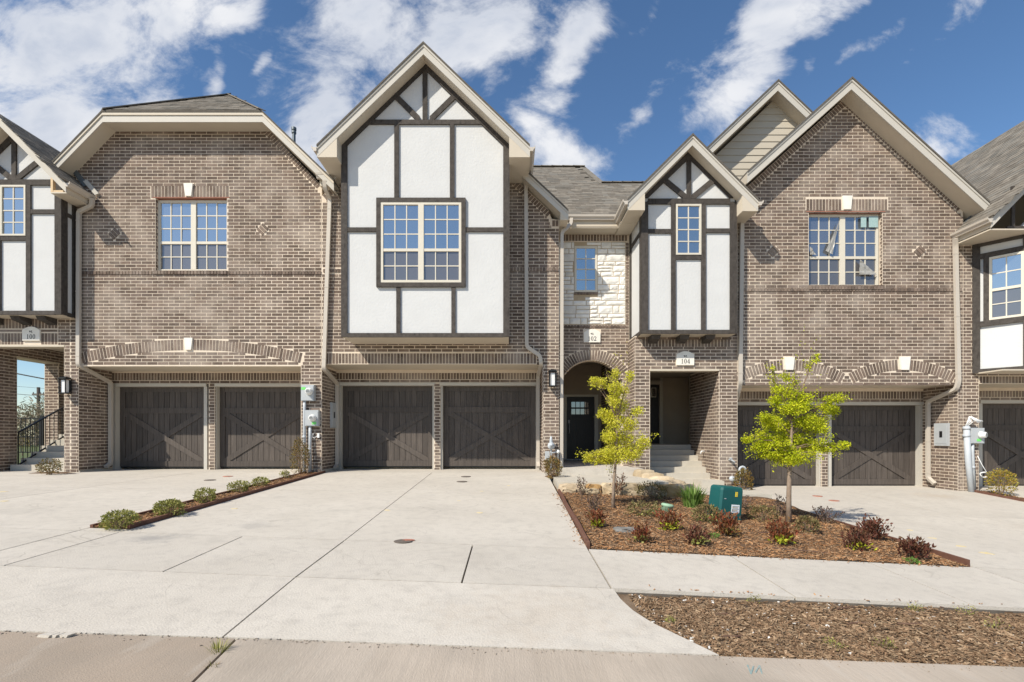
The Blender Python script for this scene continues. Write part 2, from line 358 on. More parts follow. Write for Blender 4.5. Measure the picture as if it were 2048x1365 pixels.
def empty(name, loc, label=None, cat=None, group=None, kind=None, parent=None):
    o = bpy.data.objects.new(name, None); o.empty_display_size = 0.2
    place(o, (loc[0], loc[1], loc[2] + CZ), parent)
    return props(o, label, cat, group, kind)


def mk(name, V, faces, m, parent=None, smooth=False):
    V = np.asarray(V, dtype=float); lo = V.min(0); hi = V.max(0)
    c = np.array([(lo[0] + hi[0]) / 2, (lo[1] + hi[1]) / 2, lo[2]])
    me = bpy.data.meshes.new(name); Vl = V - c
    if isinstance(faces, np.ndarray):
        k = faces.shape[1]; nf = faces.shape[0]
        me.vertices.add(len(V)); me.vertices.foreach_set('co', Vl.astype(np.float32).ravel())
        me.loops.add(nf * k); me.loops.foreach_set('vertex_index', faces.astype(np.int32).ravel())
        me.polygons.add(nf); me.polygons.foreach_set('loop_start', np.arange(0, nf * k, k, dtype=np.int32))
        me.polygons.foreach_set('loop_total', np.full(nf, k, dtype=np.int32)); me.update(calc_edges=True); me.validate()
    else:
        me.from_pydata(Vl.tolist(), [], faces)
    me.materials.append(MATS[m] if isinstance(m, str) else m)
    me.polygons.foreach_set('use_smooth', [bool(smooth)] * len(me.polygons))
    o = bpy.data.objects.new(name, me)
    place(o, (c[0], c[1], c[2] + CZ), parent)
    return o


class MB:
    def __init__(s): s.V = []; s.F = []

    def add(s, V, Fc):
        b = len(s.V); s.V.extend([tuple(v) for v in V]); s.F.extend([tuple(i + b for i in f) for f in Fc]); return s

    def box(s, x0, x1, y0, y1, z0, z1):
        return s.add([(x0, y0, z0), (x1, y0, z0), (x1, y1, z0), (x0, y1, z0), (x0, y0, z1), (x1, y0, z1), (x1, y1, z1), (x0, y1, z1)],
                     [(0, 1, 5, 4), (1, 2, 6, 5), (2, 3, 7, 6), (3, 0, 4, 7), (4, 5, 6, 7), (3, 2, 1, 0)])

    def prism(s, poly, ext):
        n = len(poly); e = Vector(ext); P = [Vector(p) for p in poly]; Q = [p + e for p in P]
        fs = [tuple(range(n)), tuple(range(2 * n - 1, n - 1, -1))]
        fs += [(i, n + i, n + (i + 1) % n, (i + 1) % n) for i in range(n)]
        return s.add(P + Q, fs)

    def obox(s, c, u, v, n, su, sv, sn):
        c = Vector(c); u = Vector(u) * su / 2; v = Vector(v) * sv / 2; n = Vector(n) * sn / 2
        P = [c + a * u + b * v + d * n for d in (-1, 1) for (a, b) in ((-1, -1), (1, -1), (1, 1), (-1, 1))]
        return s.add(P, [(3, 2, 1, 0), (4, 5, 6, 7), (0, 1, 5, 4), (1, 2, 6, 5), (2, 3, 7, 6), (3, 0, 4, 7)])

    def bar(s, p0, p1, w, h, up=(0, 0, 1)):
        p0 = Vector(p0); p1 = Vector(p1); t = (p1 - p0); ln = t.length; t.normalize()
        sd = t.cross(Vector(up)).normalized(); u = sd.cross(t)
        return s.obox((p0 + p1) / 2, t, sd, u, ln, w, h)

    def sweep(s, path, w, h, ref=(0, -1, 0), n=4, cap=True, radii=None):
        P = [Vector(p) for p in path]; rings = []; ref = Vector(ref)
        for i, p in enumerate(P):
            t = ((P[min(i + 1, len(P) - 1)] - p).normalized() + (p - P[max(i - 1, 0)]).normalized())
            t.normalize(); sd = t.cross(ref)
            if sd.length < 1e-4: sd = t.cross(Vector((1, 0, 0)))
            sd.normalize(); u = sd.cross(t).normalized(); k = radii[i] if radii else 1
            if n == 4:
                ring = [p + (sd * a * w / 2 + u * b * h / 2) * k for a, b in ((-1, -1), (1, -1), (1, 1), (-1, 1))]
            else:
                ring = [p + (sd * math.cos(2 * math.pi * j / n) * w / 2 + u * math.sin(2 * math.pi * j / n) * h / 2) * k for j in range(n)]
            rings.append(ring)
        V = [v for r in rings for v in r]; fs = []
        for i in range(len(P) - 1):
            for j in range(n):
                a = i * n + j; b = i * n + (j + 1) % n; fs.append((a, b, b + n, a + n))
        if cap: fs.append(tuple(range(n - 1, -1, -1))); fs.append(tuple(range(len(V) - n, len(V))))
        return s.add(V, fs)

    def tube(s, path, r, n=8, radii=None, ref=(0, -1, 0.01)):
        return s.sweep(path, 2 * r, 2 * r, ref, n, True, radii)

    def lathe(s, c, axis, prof, n=16):
        c = Vector(c); ax = Vector(axis).normalized(); a = ax.orthogonal().normalized(); b = ax.cross(a)
        V = []; fs = []
        for (r, h) in prof:
            for j in range(n):
                t = 2 * math.pi * j / n; V.append(c + ax * h + (a * math.cos(t) + b * math.sin(t)) * r)
        for i in range(len(prof) - 1):
            for j in range(n):
                p = i * n + j; q = i * n + (j + 1) % n; fs.append((p, q, q + n, p + n))
        fs.append(tuple(range(n - 1, -1, -1))); fs.append(tuple(range(len(V) - n, len(V))))
        return s.add(V, fs)

    def build(s, name, m, parent=None, smooth=False):
        return mk(name, s.V, s.F, m, parent, smooth)


def box(name, x0, x1, y0, y1, z0, z1, m, parent=None): return MB().box(x0, x1, y0, y1, z0, z1).build(name, m, parent)


# a local frame: origin, u, v, n (n points out of the wall)
def front(Y): return (Vector((0, Y, 0)), Vector((1, 0, 0)), Vector((0, 0, 1)), Vector((0, -1, 0)))
def side(Xc, s): return (Vector((Xc, 0, 0)), Vector((0, 1, 0)), Vector((0, 0, 1)), Vector((s, 0, 0)))
def fp(fr, u, v, n=0.0): return fr[0] + fr[1] * u + fr[2] * v + fr[3] * n


def board(name, fr, u0, u1, v0, v1, t, m, parent, base=-0.01):
    mb = MB(); mb.prism([fp(fr, u0, v0, base), fp(fr, u1, v0, base), fp(fr, u1, v1, base), fp(fr, u0, v1, base)], fr[3] * (t - base))
    return mb.build(name, m, parent)


def polyboard(name, fr, pts, t, m, parent, base=-0.01):
    return MB().prism([fp(fr, u, v, base) for u, v in pts], fr[3] * (t - base)).build(name, m, parent)


# ---------------------------------------------------------------- brickwork
CO = 0.0762; BL = 0.254; JT = 0.0130
BRK = {}


class Reg:
    def __init__(s, u0, u1, v0, top, holes=()):
        s.u0, s.u1, s.v0 = u0, u1, v0; s.top = top if isinstance(top, list) else [(u0, top), (u1, top)]; s.holes = list(holes)

    def t(s, u): return np.interp(u, [p[0] for p in s.top], [p[1] for p in s.top])

    def core(s, mb, fr, depth, off=0.0015):
        lo_ = s.u0 + (.03 if abs(fr[1].y) > .5 else 0)
        us = sorted({lo_, s.u1} | {p[0] for p in s.top if s.u0 < p[0] < s.u1} | {e for h in s.holes for e in h[:2] if s.u0 < e < s.u1})
        for a, b in zip(us[:-1], us[1:]):
            if b - a < 1e-5: continue
            mid = (a + b) / 2; hs = sorted([(h[2], h[3]) for h in s.holes if h[0] <= mid <= h[1]]); v = s.v0
            spans = []
            for (h0, h1) in hs:
                if h0 > v + 1e-4: spans.append((v, h0, h0))
                v = max(v, h1)
            ta, tb = float(s.t(a)), float(s.t(b))
            if max(ta, tb) > v: spans.append((v, ta, tb))
            for (lo, ha, hb) in spans:
                mb.prism([fp(fr, a, lo, -off), fp(fr, b, lo, -off), fp(fr, b, hb, -off), fp(fr, a, ha, -off)], fr[3] * -depth)

    def bricks(s, house, fr, excl=None, topoff=0.0, phase=0.0, vs=None):
        v = vs if vs is not None else s.v0; k = 0; ug = np.arange(s.u0, s.u1 + 0.004, 0.008); tt = s.t(ug) - topoff
        vmax = tt.max()
        while v < vmax:
            vm = v + CO / 2; ok = (vm + CO * 0.35 < tt + 1e-6)
            for h in s.holes: ok &= ~((ug > h[0]) & (ug < h[1]) & (vm > h[2]) & (vm < h[3]))
            if excl is not None: ok &= ~excl(ug, np.full_like(ug, vm))
            d = np.diff(np.concatenate(([0], ok.astype(int), [0]))); st = np.where(d == 1)[0]; en = np.where(d == -1)[0] - 1
            for a, b in zip(st, en):
                ua, ub = ug[a], ug[b]
                if ub - ua < 0.03: continue
                o = (k % 2) * BL / 2 + phase; e = math.floor((ua - o) / BL) * BL + o
                while e < ub:
                    p0 = max(e, ua); p1 = min(e + BL, ub)
                    if p1 - p0 > 0.03:
                        addbrick(house, fr, (p0 + p1) / 2, vm, p1 - p0 - JT, CO - JT)
                    e += BL
            v += CO; k += 1


def addbrick(house, fr, u, v, w, h, ang=0.0, proud=0.0):
    u_, v_ = fr[1], fr[2]
    if ang:
        c, s_ = math.cos(ang), math.sin(ang); u_, v_ = fr[1] * c + fr[2] * s_, fr[2] * c - fr[1] * s_
    BRK.setdefault(house, []).append((fp(fr, u, v), u_, v_, fr[3], w, h, proud + random.uniform(0, 0.0018)))


def soldiers(house, fr, u0, u1, v0, v1, proud=0.0):
    n = max(1, round((u1 - u0) / CO)); st = (u1 - u0) / n
    for i in range(n): addbrick(house, fr, u0 + (i + .5) * st, (v0 + v1) / 2, st - JT, v1 - v0 - JT, 0, proud)


def rakerow(house, fr, p0, p1, ln, proud=0.0005):
    """bricks on end along a sloping line, their tops on the line p0-p1"""
    p0 = Vector(p0); p1 = Vector(p1); d = p1 - p0; n = max(1, round(d.length / CO)); st = d.length / n; a = math.atan2(d.y, d.x)
    nn = Vector((math.sin(a), -math.cos(a)))
    if nn.y > 0: nn = -nn
    for i in range(n):
        c = p0 + d * ((i + .5) / n) + nn * (ln / 2); addbrick(house, fr, c.x, c.y, st - JT, ln - JT, a, proud)


class Arch:
    def __init__(s, pL, pT, pR, band):
        (x1, y1), (x2, y2), (x3, y3) = pL, pT, pR
        d = 2 * (x1 * (y2 - y3) + x2 * (y3 - y1) + x3 * (y1 - y2))
        s.cx = ((x1**2 + y1**2) * (y2 - y3) + (x2**2 + y2**2) * (y3 - y1) + (x3**2 + y3**2) * (y1 - y2)) / d
        s.cy = ((x1**2 + y1**2) * (x3 - x2) + (x2**2 + y2**2) * (x1 - x3) + (x3**2 + y3**2) * (x2 - x1)) / d
        s.R = math.hypot(x1 - s.cx, y1 - s.cy); s.band = band
        s.a0 = math.atan2(y1 - s.cy, x1 - s.cx); s.a1 = math.atan2(y3 - s.cy, x3 - s.cx)

    def excl(s, u, v):
        r = np.hypot(u - s.cx, v - s.cy); a = np.arctan2(v - s.cy, u - s.cx)
        return (r > s.R - s.band) & (r < s.R) & (a < s.a0 + .004) & (a > s.a1 - .004)

    def lay(s, house, fr, skip=None):
        L_ = (s.a0 - s.a1) * s.R; n = round(L_ / CO); st = (s.a0 - s.a1) / n; rm = s.R - s.band / 2
        for i in range(n):
            a = s.a0 - (i + .5) * st; u = s.cx + rm * math.cos(a); v = s.cy + rm * math.sin(a)
            if skip and skip[0] < u < skip[1]: continue
            addbrick(house, fr, u, v, st * rm - JT, s.band - JT, a - math.pi / 2, 0.0005)

    def low(s, u): return s.cy + math.sqrt(max((s.R - s.band) ** 2 - (u - s.cx) ** 2, 0))


def diamond(house, fr, u, v, r=0.118):
    for i in (-1, 0, 1):
        a = math.radians(-45); c, s_ = math.cos(a), math.sin(a); o = i * CO
        addbrick(house, fr, u + o * math.cos(math.radians(45)), v + o * math.sin(math.radians(45)), CO * 3 - JT - 0.03, CO - JT, a, 0.012)
    return lambda U, V_: (np.abs(U - u) + np.abs(V_ - v)) < r * 1.36


def keystone(fr, u, v0, v1, wt, wb, parent, t=0.035):
    return polyboard('keystone', fr, [(u - wb / 2, v0), (u + wb / 2, v0), (u + wt / 2, v1), (u - wt / 2, v1)], t, 'cast_stone', parent)


UNIT_BRICK = None


def flush_bricks(house, parent, n_single=290):
    """the 290 bricks that show largest are objects of their own, the rest is one part"""
    global UNIT_BRICK
    L_ = BRK.pop(house); cam_p = Vector((0, 0, 0)); sc = []
    for i, (c, u, v, n, w, h, p) in enumerate(L_):
        d = cam_p - c; sc.append((-(w * h) * max(n.dot(d.normalized()), 0) / d.length_squared, i))
    sc.sort(); top = [i for _, i in sc[:n_single]]; tops = set(top)
    if UNIT_BRICK is None:
        UNIT_BRICK = bpy.data.meshes.new('brick')
        b = 0.47
        V = [(-.5, -.5, 0), (.5, -.5, 0), (.5, .5, 0), (-.5, .5, 0), (-.5, -.5, .75), (.5, -.5, .75), (.5, .5, .75), (-.5, .5, .75),
             (-.488, -b, 1), (.488, -b, 1), (.488, b, 1), (-.488, b, 1)]
        fs = []
        for k in (0, 4):
            fs += [(k + i, k + (i + 1) % 4, k + 4 + (i + 1) % 4, k + 4 + i) for i in range(4)]
        fs.append((8, 9, 10, 11)); UNIT_BRICK.from_pydata(V, [], fs); UNIT_BRICK.materials.append(MATS['brick_single'])
    po = ORG[parent]
    for i in top:
        c, u, v, n, w, h, p = L_[i]; o = bpy.data.objects.new('brick', UNIT_BRICK)
        base = c - n * 0.02; dpt = 0.02 + p
        M = Matrix(((u.x * w, v.x * h, n.x * dpt, base.x - po.x), (u.y * w, v.y * h, n.y * dpt, base.y - po.y),
                    (u.z * w, v.z * h, n.z * dpt, base.z + CZ - po.z), (0, 0, 0, 1)))
        scene.collection.objects.link(o); o.parent = parent; o.matrix_local = M
    V = []; Fq = []
    for i, (c, u, v, n, w, h, p) in enumerate(L_):
        if i in tops: continue
        b = len(V); hu = u * (w / 2); hv = v * (h / 2); bk = c - n * 0.02; ft = c + n * p
        V += [bk - hu - hv, bk + hu - hv, bk + hu + hv, bk - hu + hv, ft - hu - hv, ft + hu - hv, ft + hu + hv, ft - hu + hv]
        Fq += [(b, b + 1, b + 5, b + 4), (b + 1, b + 2, b + 6, b + 5), (b + 2, b + 3, b + 7, b + 6), (b + 3, b, b + 4, b + 7), (b + 4, b + 5, b + 6, b + 7)]
    o = mk('brickwork', np.array([tuple(x) for x in V]), np.array(Fq), 'brick', parent); o['kind'] = 'stuff'
    return o

# ================================================================ house builders
def window(parent, fr, u0, u1, v0, v1, units=2, cols=3, up=3, low=2, gl=('glass', 'screen'), fw=0.055, lw=None, name='window', meet=None):
    w = MB(); t = 0.03; sub = []
    def rect(a, b, c, d, n0=-0.05, n1=0.0):
        w.prism([fp(fr, a, c, n0), fp(fr, b, c, n0), fp(fr, b, d, n0), fp(fr, a, d, n0)], fr[3] * (n1 - n0))
    rect(u0, u0 + fw, v0, v1); rect(u1 - fw, u1, v0, v1); rect(u0 + fw, u1 - fw, v1 - fw, v1); rect(u0 + fw, u1 - fw, v0, v0 + fw)
    mw = 0.12; iw = (u1 - u0 - 2 * fw - mw * (units - 1)) / units; panes = []; munt = []
    for k in range(units):
        a = u0 + fw + k * (iw + mw); b = a + iw
        if k: rect(a - mw, a, v0 + fw, v1 - fw, -0.05, 0.004)
        vm = v0 + fw + (v1 - v0 - 2 * fw) * (meet if meet else low / (up + low)) if low else v0 + fw
        parts = [(vm + (0.03 if low else 0), v1 - fw, up, gl[0], -0.028)]
        if low:
            rect(a, b, vm - 0.03, vm + 0.03, -0.05, -0.006)
            parts.append((v0 + fw, vm - 0.03, low, gl[1], -0.036))
        for (c, d, rows, g, dep) in parts:
            cw = (b - a) / cols; rh = (d - c) / rows
            for i in range(cols):
                for j in range(rows):
                    panes.append((a + i * cw, a + (i + 1) * cw, c + j * rh, c + (j + 1) * rh, g, dep))
            mbm = MB()
            for i in range(1, cols):
                uu = a + i * cw
                mbm.prism([fp(fr, uu - .011, c, dep), fp(fr, uu + .011, c, dep), fp(fr, uu + .011, d, dep), fp(fr, uu - .011, d, dep)], fr[3] * 0.014)
            for j in range(1, rows):
                vv = c + j * rh
                mbm.prism([fp(fr, a, vv - .011, dep), fp(fr, b, vv - .011, dep), fp(fr, b, vv + .011, dep), fp(fr, a, vv + .011, dep)], fr[3] * 0.0125)
            munt.append(mbm)
    W = w.build(name, 'vinyl', parent)
    for mbm in munt: mbm.build('muntin', 'vinyl', W)
    for (a, b, c, d, g, dep) in panes:
        j = [random.uniform(-.003, .003) for _ in range(4)]
        P = [fp(fr, a, c, dep + j[0]), fp(fr, b, c, dep + j[1]), fp(fr, b, d, dep + j[2]), fp(fr, a, d, dep + j[0] + j[2] - j[1])]
        Q = [p - fr[3] * 0.006 for p in P]
        mk('pane', P + Q, [(0, 1, 2, 3), (7, 6, 5, 4), (0, 4, 5, 1), (1, 5, 6, 2), (2, 6, 7, 3), (3, 7, 4, 0)], g, W)
    return W


def garage_door(parent, x0, x1, zb, zt, Y):
    W = x1 - x0; H = zt - zb; fr = front(Y)
    D = box('garage_door', x0, x1, Y + 0.02, Y + 0.06, zb, zt, 'garage_wood', parent)
    st = 0.058 * W; z = lambda f: zt - f * H
    r = [(0, .06), (.26, .33), (.93, 1.0)]
    for i, (a, b) in enumerate(r):
        xa, xb = (x0, x1) if i != 1 else (x0 + st, x1 - st)
        if i != 1: xa, xb = x0 + st, x1 - st
        board('rail', fr, xa, xb, z(b), z(a), 0.018, 'garage_wood', D, base=-.02)
    for (a, b) in ((x0, x0 + st), (x1 - st, x1)): board('stile', fr, a, b, zb, zt, 0.0195, 'garage_wood', D, base=-.02)
    n = 14; pw = (W - 2 * st) / n
    for (a, b) in ((.06, .26), (.33, .93)):
        for i in range(n):
            if a < .1 and i == n // 2 - 1: pass
            board('plank', fr, x0 + st + i * pw + .005, x0 + st + (i + 1) * pw - .005, z(b), z(a), -0.004 - random.random() * .002, 'garage_wood', D, base=-.02)
    ia, ib = x0 + st, x1 - st; bw = 0.11
    for k, ((ua, va), (ub, vb)) in enumerate((((ia, z(.93)), (ib, z(.33))), ((ia, z(.33)), (ib, z(.93))))):
        s = 1 if vb > va else -1; o = bw * .85
        if s > 0: pts = [(ua, va), (ua + o * 1.35, va), (ub, vb - o * .82), (ub, vb), (ub - o * 1.35, vb), (ua, va + o * .82)]
        else: pts = [(ua, va), (ua, va - o * .82), (ub - o * 1.35, vb), (ub, vb), (ub, vb + o * .82), (ua + o * 1.35, va)]
        polyboard('brace', fr, pts, 0.017 + .006 * k, 'garage_wood', D, base=-.02)
    # black rubber seal along the foot of the door
    box('bottom_seal', x0 + .01, x1 - .01, Y - .004, Y + .05, zb - .03, zb - .002, 'black_metal', D)
    return D


def gutter(parent, p0, p1, out, name='gutter'):
    p0 = Vector(p0); p1 = Vector(p1); o = Vector(out).normalized()
    prof = [(0, -.11), (.062, -.11), (.075, -.075), (.105, -.045), (.112, 0), (.098, 0), (.09, -.03), (0.0, -.03)]
    mb = MB(); mb.prism([p0 + o * a + Vector((0, 0, b)) for a, b in prof], p1 - p0)
    return mb.build(name, 'gutter', parent)


def downspout(parent, pts, w=0.085, d=0.065):
    P = [Vector(p) for p in pts]; Q = [P[0]]
    for i in range(1, len(P) - 1):          # rounded elbows
        a = (P[i - 1] - P[i]); b = (P[i + 1] - P[i]); r = min(.06, a.length * .45, b.length * .45)
        pa = P[i] + a.normalized() * r; pb = P[i] + b.normalized() * r
        for t in (0, .25, .5, .75, 1): Q.append(pa * (1 - t) ** 2 + P[i] * 2 * t * (1 - t) + pb * t * t)
    Q.append(P[-1])
    o = MB().sweep(Q, w, d, ref=(0, -1, 0)).build('downspout', 'gutter', parent)
    zs = [p.z for p in P]
    for i in range(len(P) - 1):             # joint sleeves and straps
        if abs((P[i] - P[i + 1]).normalized().z) > .95 and (P[i] - P[i + 1]).length > 1:
            for t in (.06, .52, .94):
                c = P[i].lerp(P[i + 1], t)
                MB().box(c.x - w / 2 - .004, c.x + w / 2 + .004, c.y - d / 2 - .004, c.y + d / 2 + .004, c.z - .012, c.z + .012).build('strap', 'gutter', o)
    return o


def shingles(parent, O, u, v, length, height, clip, exp=0.14, seed=1):
    rg = random.Random(seed); O = Vector(O); u = Vector(u).normalized(); v = Vector(v).normalized(); n = u.cross(v).normalized()
    if n.z < 0: n = -n
    V = []; Fq = []; r = 0; y = 0.0
    while y < height:
        x = -rg.random() * .3
        while x < length:
            w = rg.uniform(.14, .42)
            if clip(x + .04, y + exp / 2) and clip(x + w - .04, y + exp / 2):
                t0 = .007 + rg.choice((0, 0, .004)) + rg.random() * .002; t1 = .002
                b = len(V); y0 = y - (rg.random() * .006); y1 = y + exp + .03
                for (xx, yy, tt) in ((x, y0, -.01), (x + w, y0, -.01), (x + w, y1, -.01), (x, y1, -.01), (x + .003, y0, t0), (x + w - .003, y0, t0), (x + w - .003, y1, t1), (x + .003, y1, t1)):
                    V.append(tuple(O + u * xx + v * yy + n * tt))
                Fq += [(b + 4, b + 5, b + 6, b + 7), (b, b + 1, b + 5, b + 4), (b + 1, b + 2, b + 6, b + 5), (b + 3, b, b + 4, b + 7)]
            x += w
        y += exp; r += 1
    o = mk('shingles', np.array(V), np.array(Fq), 'shingle', parent); o['kind'] = 'stuff'; return o


def gable(parent, Xa, Za, mL, mR, XL, XR, Yf, Yb, fh=0.21, wallL=None, wallR=None, name='roof', fm='fascia', guts=(1, 1), retY=None):
    rf = MB(); sf = MB(); res = {}
    for s, m, Xe in ((-1, mL, XL), (1, mR, XR)):
        Ze = Za - m * abs(Xa - Xe)
        rf.prism([(Xa, Yf - .035, Za), (Xe, Yf - .035, Ze), (Xe, Yf - .035, Ze - .042), (Xa, Yf - .035, Za - .042)], (0, Yb - Yf + .035, 0))
        sf.prism([(Xa, Yf + .026, Za - .044), (Xe, Yf + .026, Ze - .044), (Xe, Yf + .026, Ze - .03 - fh), (Xa, Yf + .026, Za - .03 - fh)], (0, Yb - Yf - .03, 0))
    R_ = rf.build(name, 'roof_edge', parent); S_ = sf.build('soffit', 'trim', R_)
    for s, m, Xe in ((-1, mL, XL), (1, mR, XR)):
        Ze = Za - m * abs(Xa - Xe); Xb = Xa
        MB().prism([(Xb, Yf, Za - .043), (Xe, Yf, Ze - .043), (Xe, Yf, Ze - .043 - fh), (Xb, Yf, Za - .043 - fh)], (0, .025, 0)).build('rake_board', fm, R_)
        MB().prism([(Xb, Yf - .018, Za - .0435), (Xe, Yf - .018, Ze - .0435), (Xe, Yf - .018, Ze - .095), (Xb, Yf - .018, Za - .095)], (0, .017, 0)).build('drip_edge', fm, R_)
        wl = wallL if s < 0 else wallR
        zb = Ze - .043 - fh
        if wl is not None:
            yb = retY or Yb
            MB().prism([(Xe, Yf + .003, zb - .002), (wl, Yf + .003, zb - .002), (wl, Yf + .003, zb + m * abs(wl - Xe) + .06), (Xe, Yf + .003, zb + .06)], (0, yb - Yf, 0)).build('eave_return', 'trim', R_)
        if guts[0 if s < 0 else 1]:
            gutter(R_, (Xe + s * .002, Yf - .03, Ze - .03), (Xe + s * .002, retY or Yb, Ze - .03), (s, 0, 0))
    return R_


def lantern(name, X0, Y0, Z0, label):
    """wall lantern: back plate, roof cap, corner posts, base and a white glass core; Z0 is the middle"""
    E = empty(name, (X0, Y0, Z0 - .17), label, 'lantern')
    h = .17; w = .075; yf = Y0 - .19; yb = Y0 - .04
    box('back_plate', X0 - .055, X0 + .055, Y0 - .02, Y0, Z0 - .12, Z0 + .15, 'black_metal', E)
    c = MB(); c.prism([(X0 - w - .025, yf - .025, Z0 + h), (X0 + w + .025, yf - .025, Z0 + h), (X0 + w + .025, yb + .025, Z0 + h), (X0 - w - .025, yb + .025, Z0 + h)], (0, 0, .018))
    c.prism([(X0 - w, yf, Z0 + h + .018), (X0 + w, yf, Z0 + h + .018), (X0 + w, yb, Z0 + h + .018), (X0 - w, yb, Z0 + h + .018)], (0, 0, .022))
    c.tube([(X0 - .04, Y0 - .1, Z0 + h + .04), (X0 - .03, Y0 - .1, Z0 + h + .062), (X0 + .03, Y0 - .1, Z0 + h + .062), (X0 + .04, Y0 - .1, Z0 + h + .04)], .006, 5)
    c.build('cap', 'black_metal', E)
    for (a, b) in ((-1, yf), (1, yf), (-1, yb), (1, yb)): box('post', X0 + a * w - .009, X0 + a * w + .009, b - .009, b + .009, Z0 - h + .02, Z0 + h - .001, 'black_metal', E)
    box('base', X0 - w - .012, X0 + w + .012, yf - .012, yb + .012, Z0 - h, Z0 - h + .02, 'black_metal', E)
    box('bracket', X0 - .025, X0 + .025, yb + .013, Y0 - .02, Z0 - h + .03, Z0 - h + .06, 'black_metal', E)
    box('glass_core', X0 - .048, X0 + .048, yf + .026, yb - .026, Z0 - h + .021, Z0 + h - .03, 'lamp_glass', E)
    return E


GL = {'1': [[(-.14, .36), (.06, .5), (.06, -.5), (-.06, -.5), (-.06, .3)], [(-.17, -.5), (.17, -.5), (.17, -.44), (-.17, -.44)]],
      '4': [[(.06, .5), (.17, .5), (.17, -.5), (.04, -.5), (.04, .3)], [(-.26, -.27), (.27, -.27), (.27, -.18), (-.26, -.18)],
            [(-.26, -.18), (-.17, -.18), (.09, .36), (.09, .5)], [(-.02, -.5), (.24, -.5), (.24, -.45), (-.02, -.45)]],
      '2': [[(-.27, -.5), (.25, -.5), (.28, -.28), (.22, -.28), (.18, -.37), (-.02, -.37)], [(-.27, -.5), (-.02, -.37), (.25, .1), (.11, .05)],
            [(.25, .1), (.26, .3), (.15, .46), (.0, .5), (-.15, .46), (-.25, .32), (-.25, .22), (-.13, .22), (-.1, .36), (0, .43), (.08, .38), (.12, .25), (.11, .05)]]}


def plaque(parent, fr, u, v, w, h, text):
    """arched cast-stone number plate; u, v is the middle of its foot"""
    sh = h * .80; pts = [(u - w / 2, v), (u + w / 2, v), (u + w / 2, v + sh * .94)]
    for i in range(1, 10): t = i / 10; pts.append((u + w / 2 * .86 - t * w * .86, v + sh + (h - sh) * math.sin(math.pi * t) ** .8))
    pts.append((u - w / 2, v + sh * .94))
    P = polyboard('address_plaque', fr, pts, 0.035, 'cast_stone', parent)
    mb = MB(); dh = h * .34; cy = v + h * .28; dw = dh * .66

    def poly(pp, ox, oy, sc): mb.prism([fp(fr, ox + a * sc, oy + b * sc, .035) for a, b in pp], fr[3] * .002)
    for i, ch in enumerate(text):
        ox = u + (i - 1) * dw
        if ch == '0':
            n = 20
            for k in range(n):
                t0, t1 = 2 * math.pi * k / n, 2 * math.pi * (k + 1) / n
                o0 = (.27 * math.cos(t0), .5 * math.sin(t0)); o1 = (.27 * math.cos(t1), .5 * math.sin(t1))
                i0 = (.13 * math.cos(t0), .44 * math.sin(t0)); i1 = (.13 * math.cos(t1), .44 * math.sin(t1))
                poly([o0, o1, i1, i0], ox, cy, dh)
        else:
            for pp in GL[ch]: poly(pp, ox, cy, dh)
    mb.build('number', 'black_paint', P)
    m2 = MB(); sc = h * .15; oy = v + h * .63          # the little monogram over the number
    for pp in ([(-.85, .5), (-.6, .5), (-.45, -.2), (-.6, -.35)], [(-.35, .5), (-.12, .5), (-.1, -.2), (-.28, -.3)], [(.25, .6), (.5, .55), (.35, -.4), (.1, -.45)],
               [(.1, -.45), (.85, -.5), (.9, -.35), (.35, -.25)], [(-.6, -.35), (-.45, -.2), (-.2, .3), (-.35, .5)], [(.3, .1), (.7, .35), (.6, .45), (.3, .3)]):
        m2.prism([fp(fr, u + a * sc, oy + b * sc, .035) for a, b in pp], fr[3] * .002)
    m2.build('monogram', 'black_paint', P)
    return P


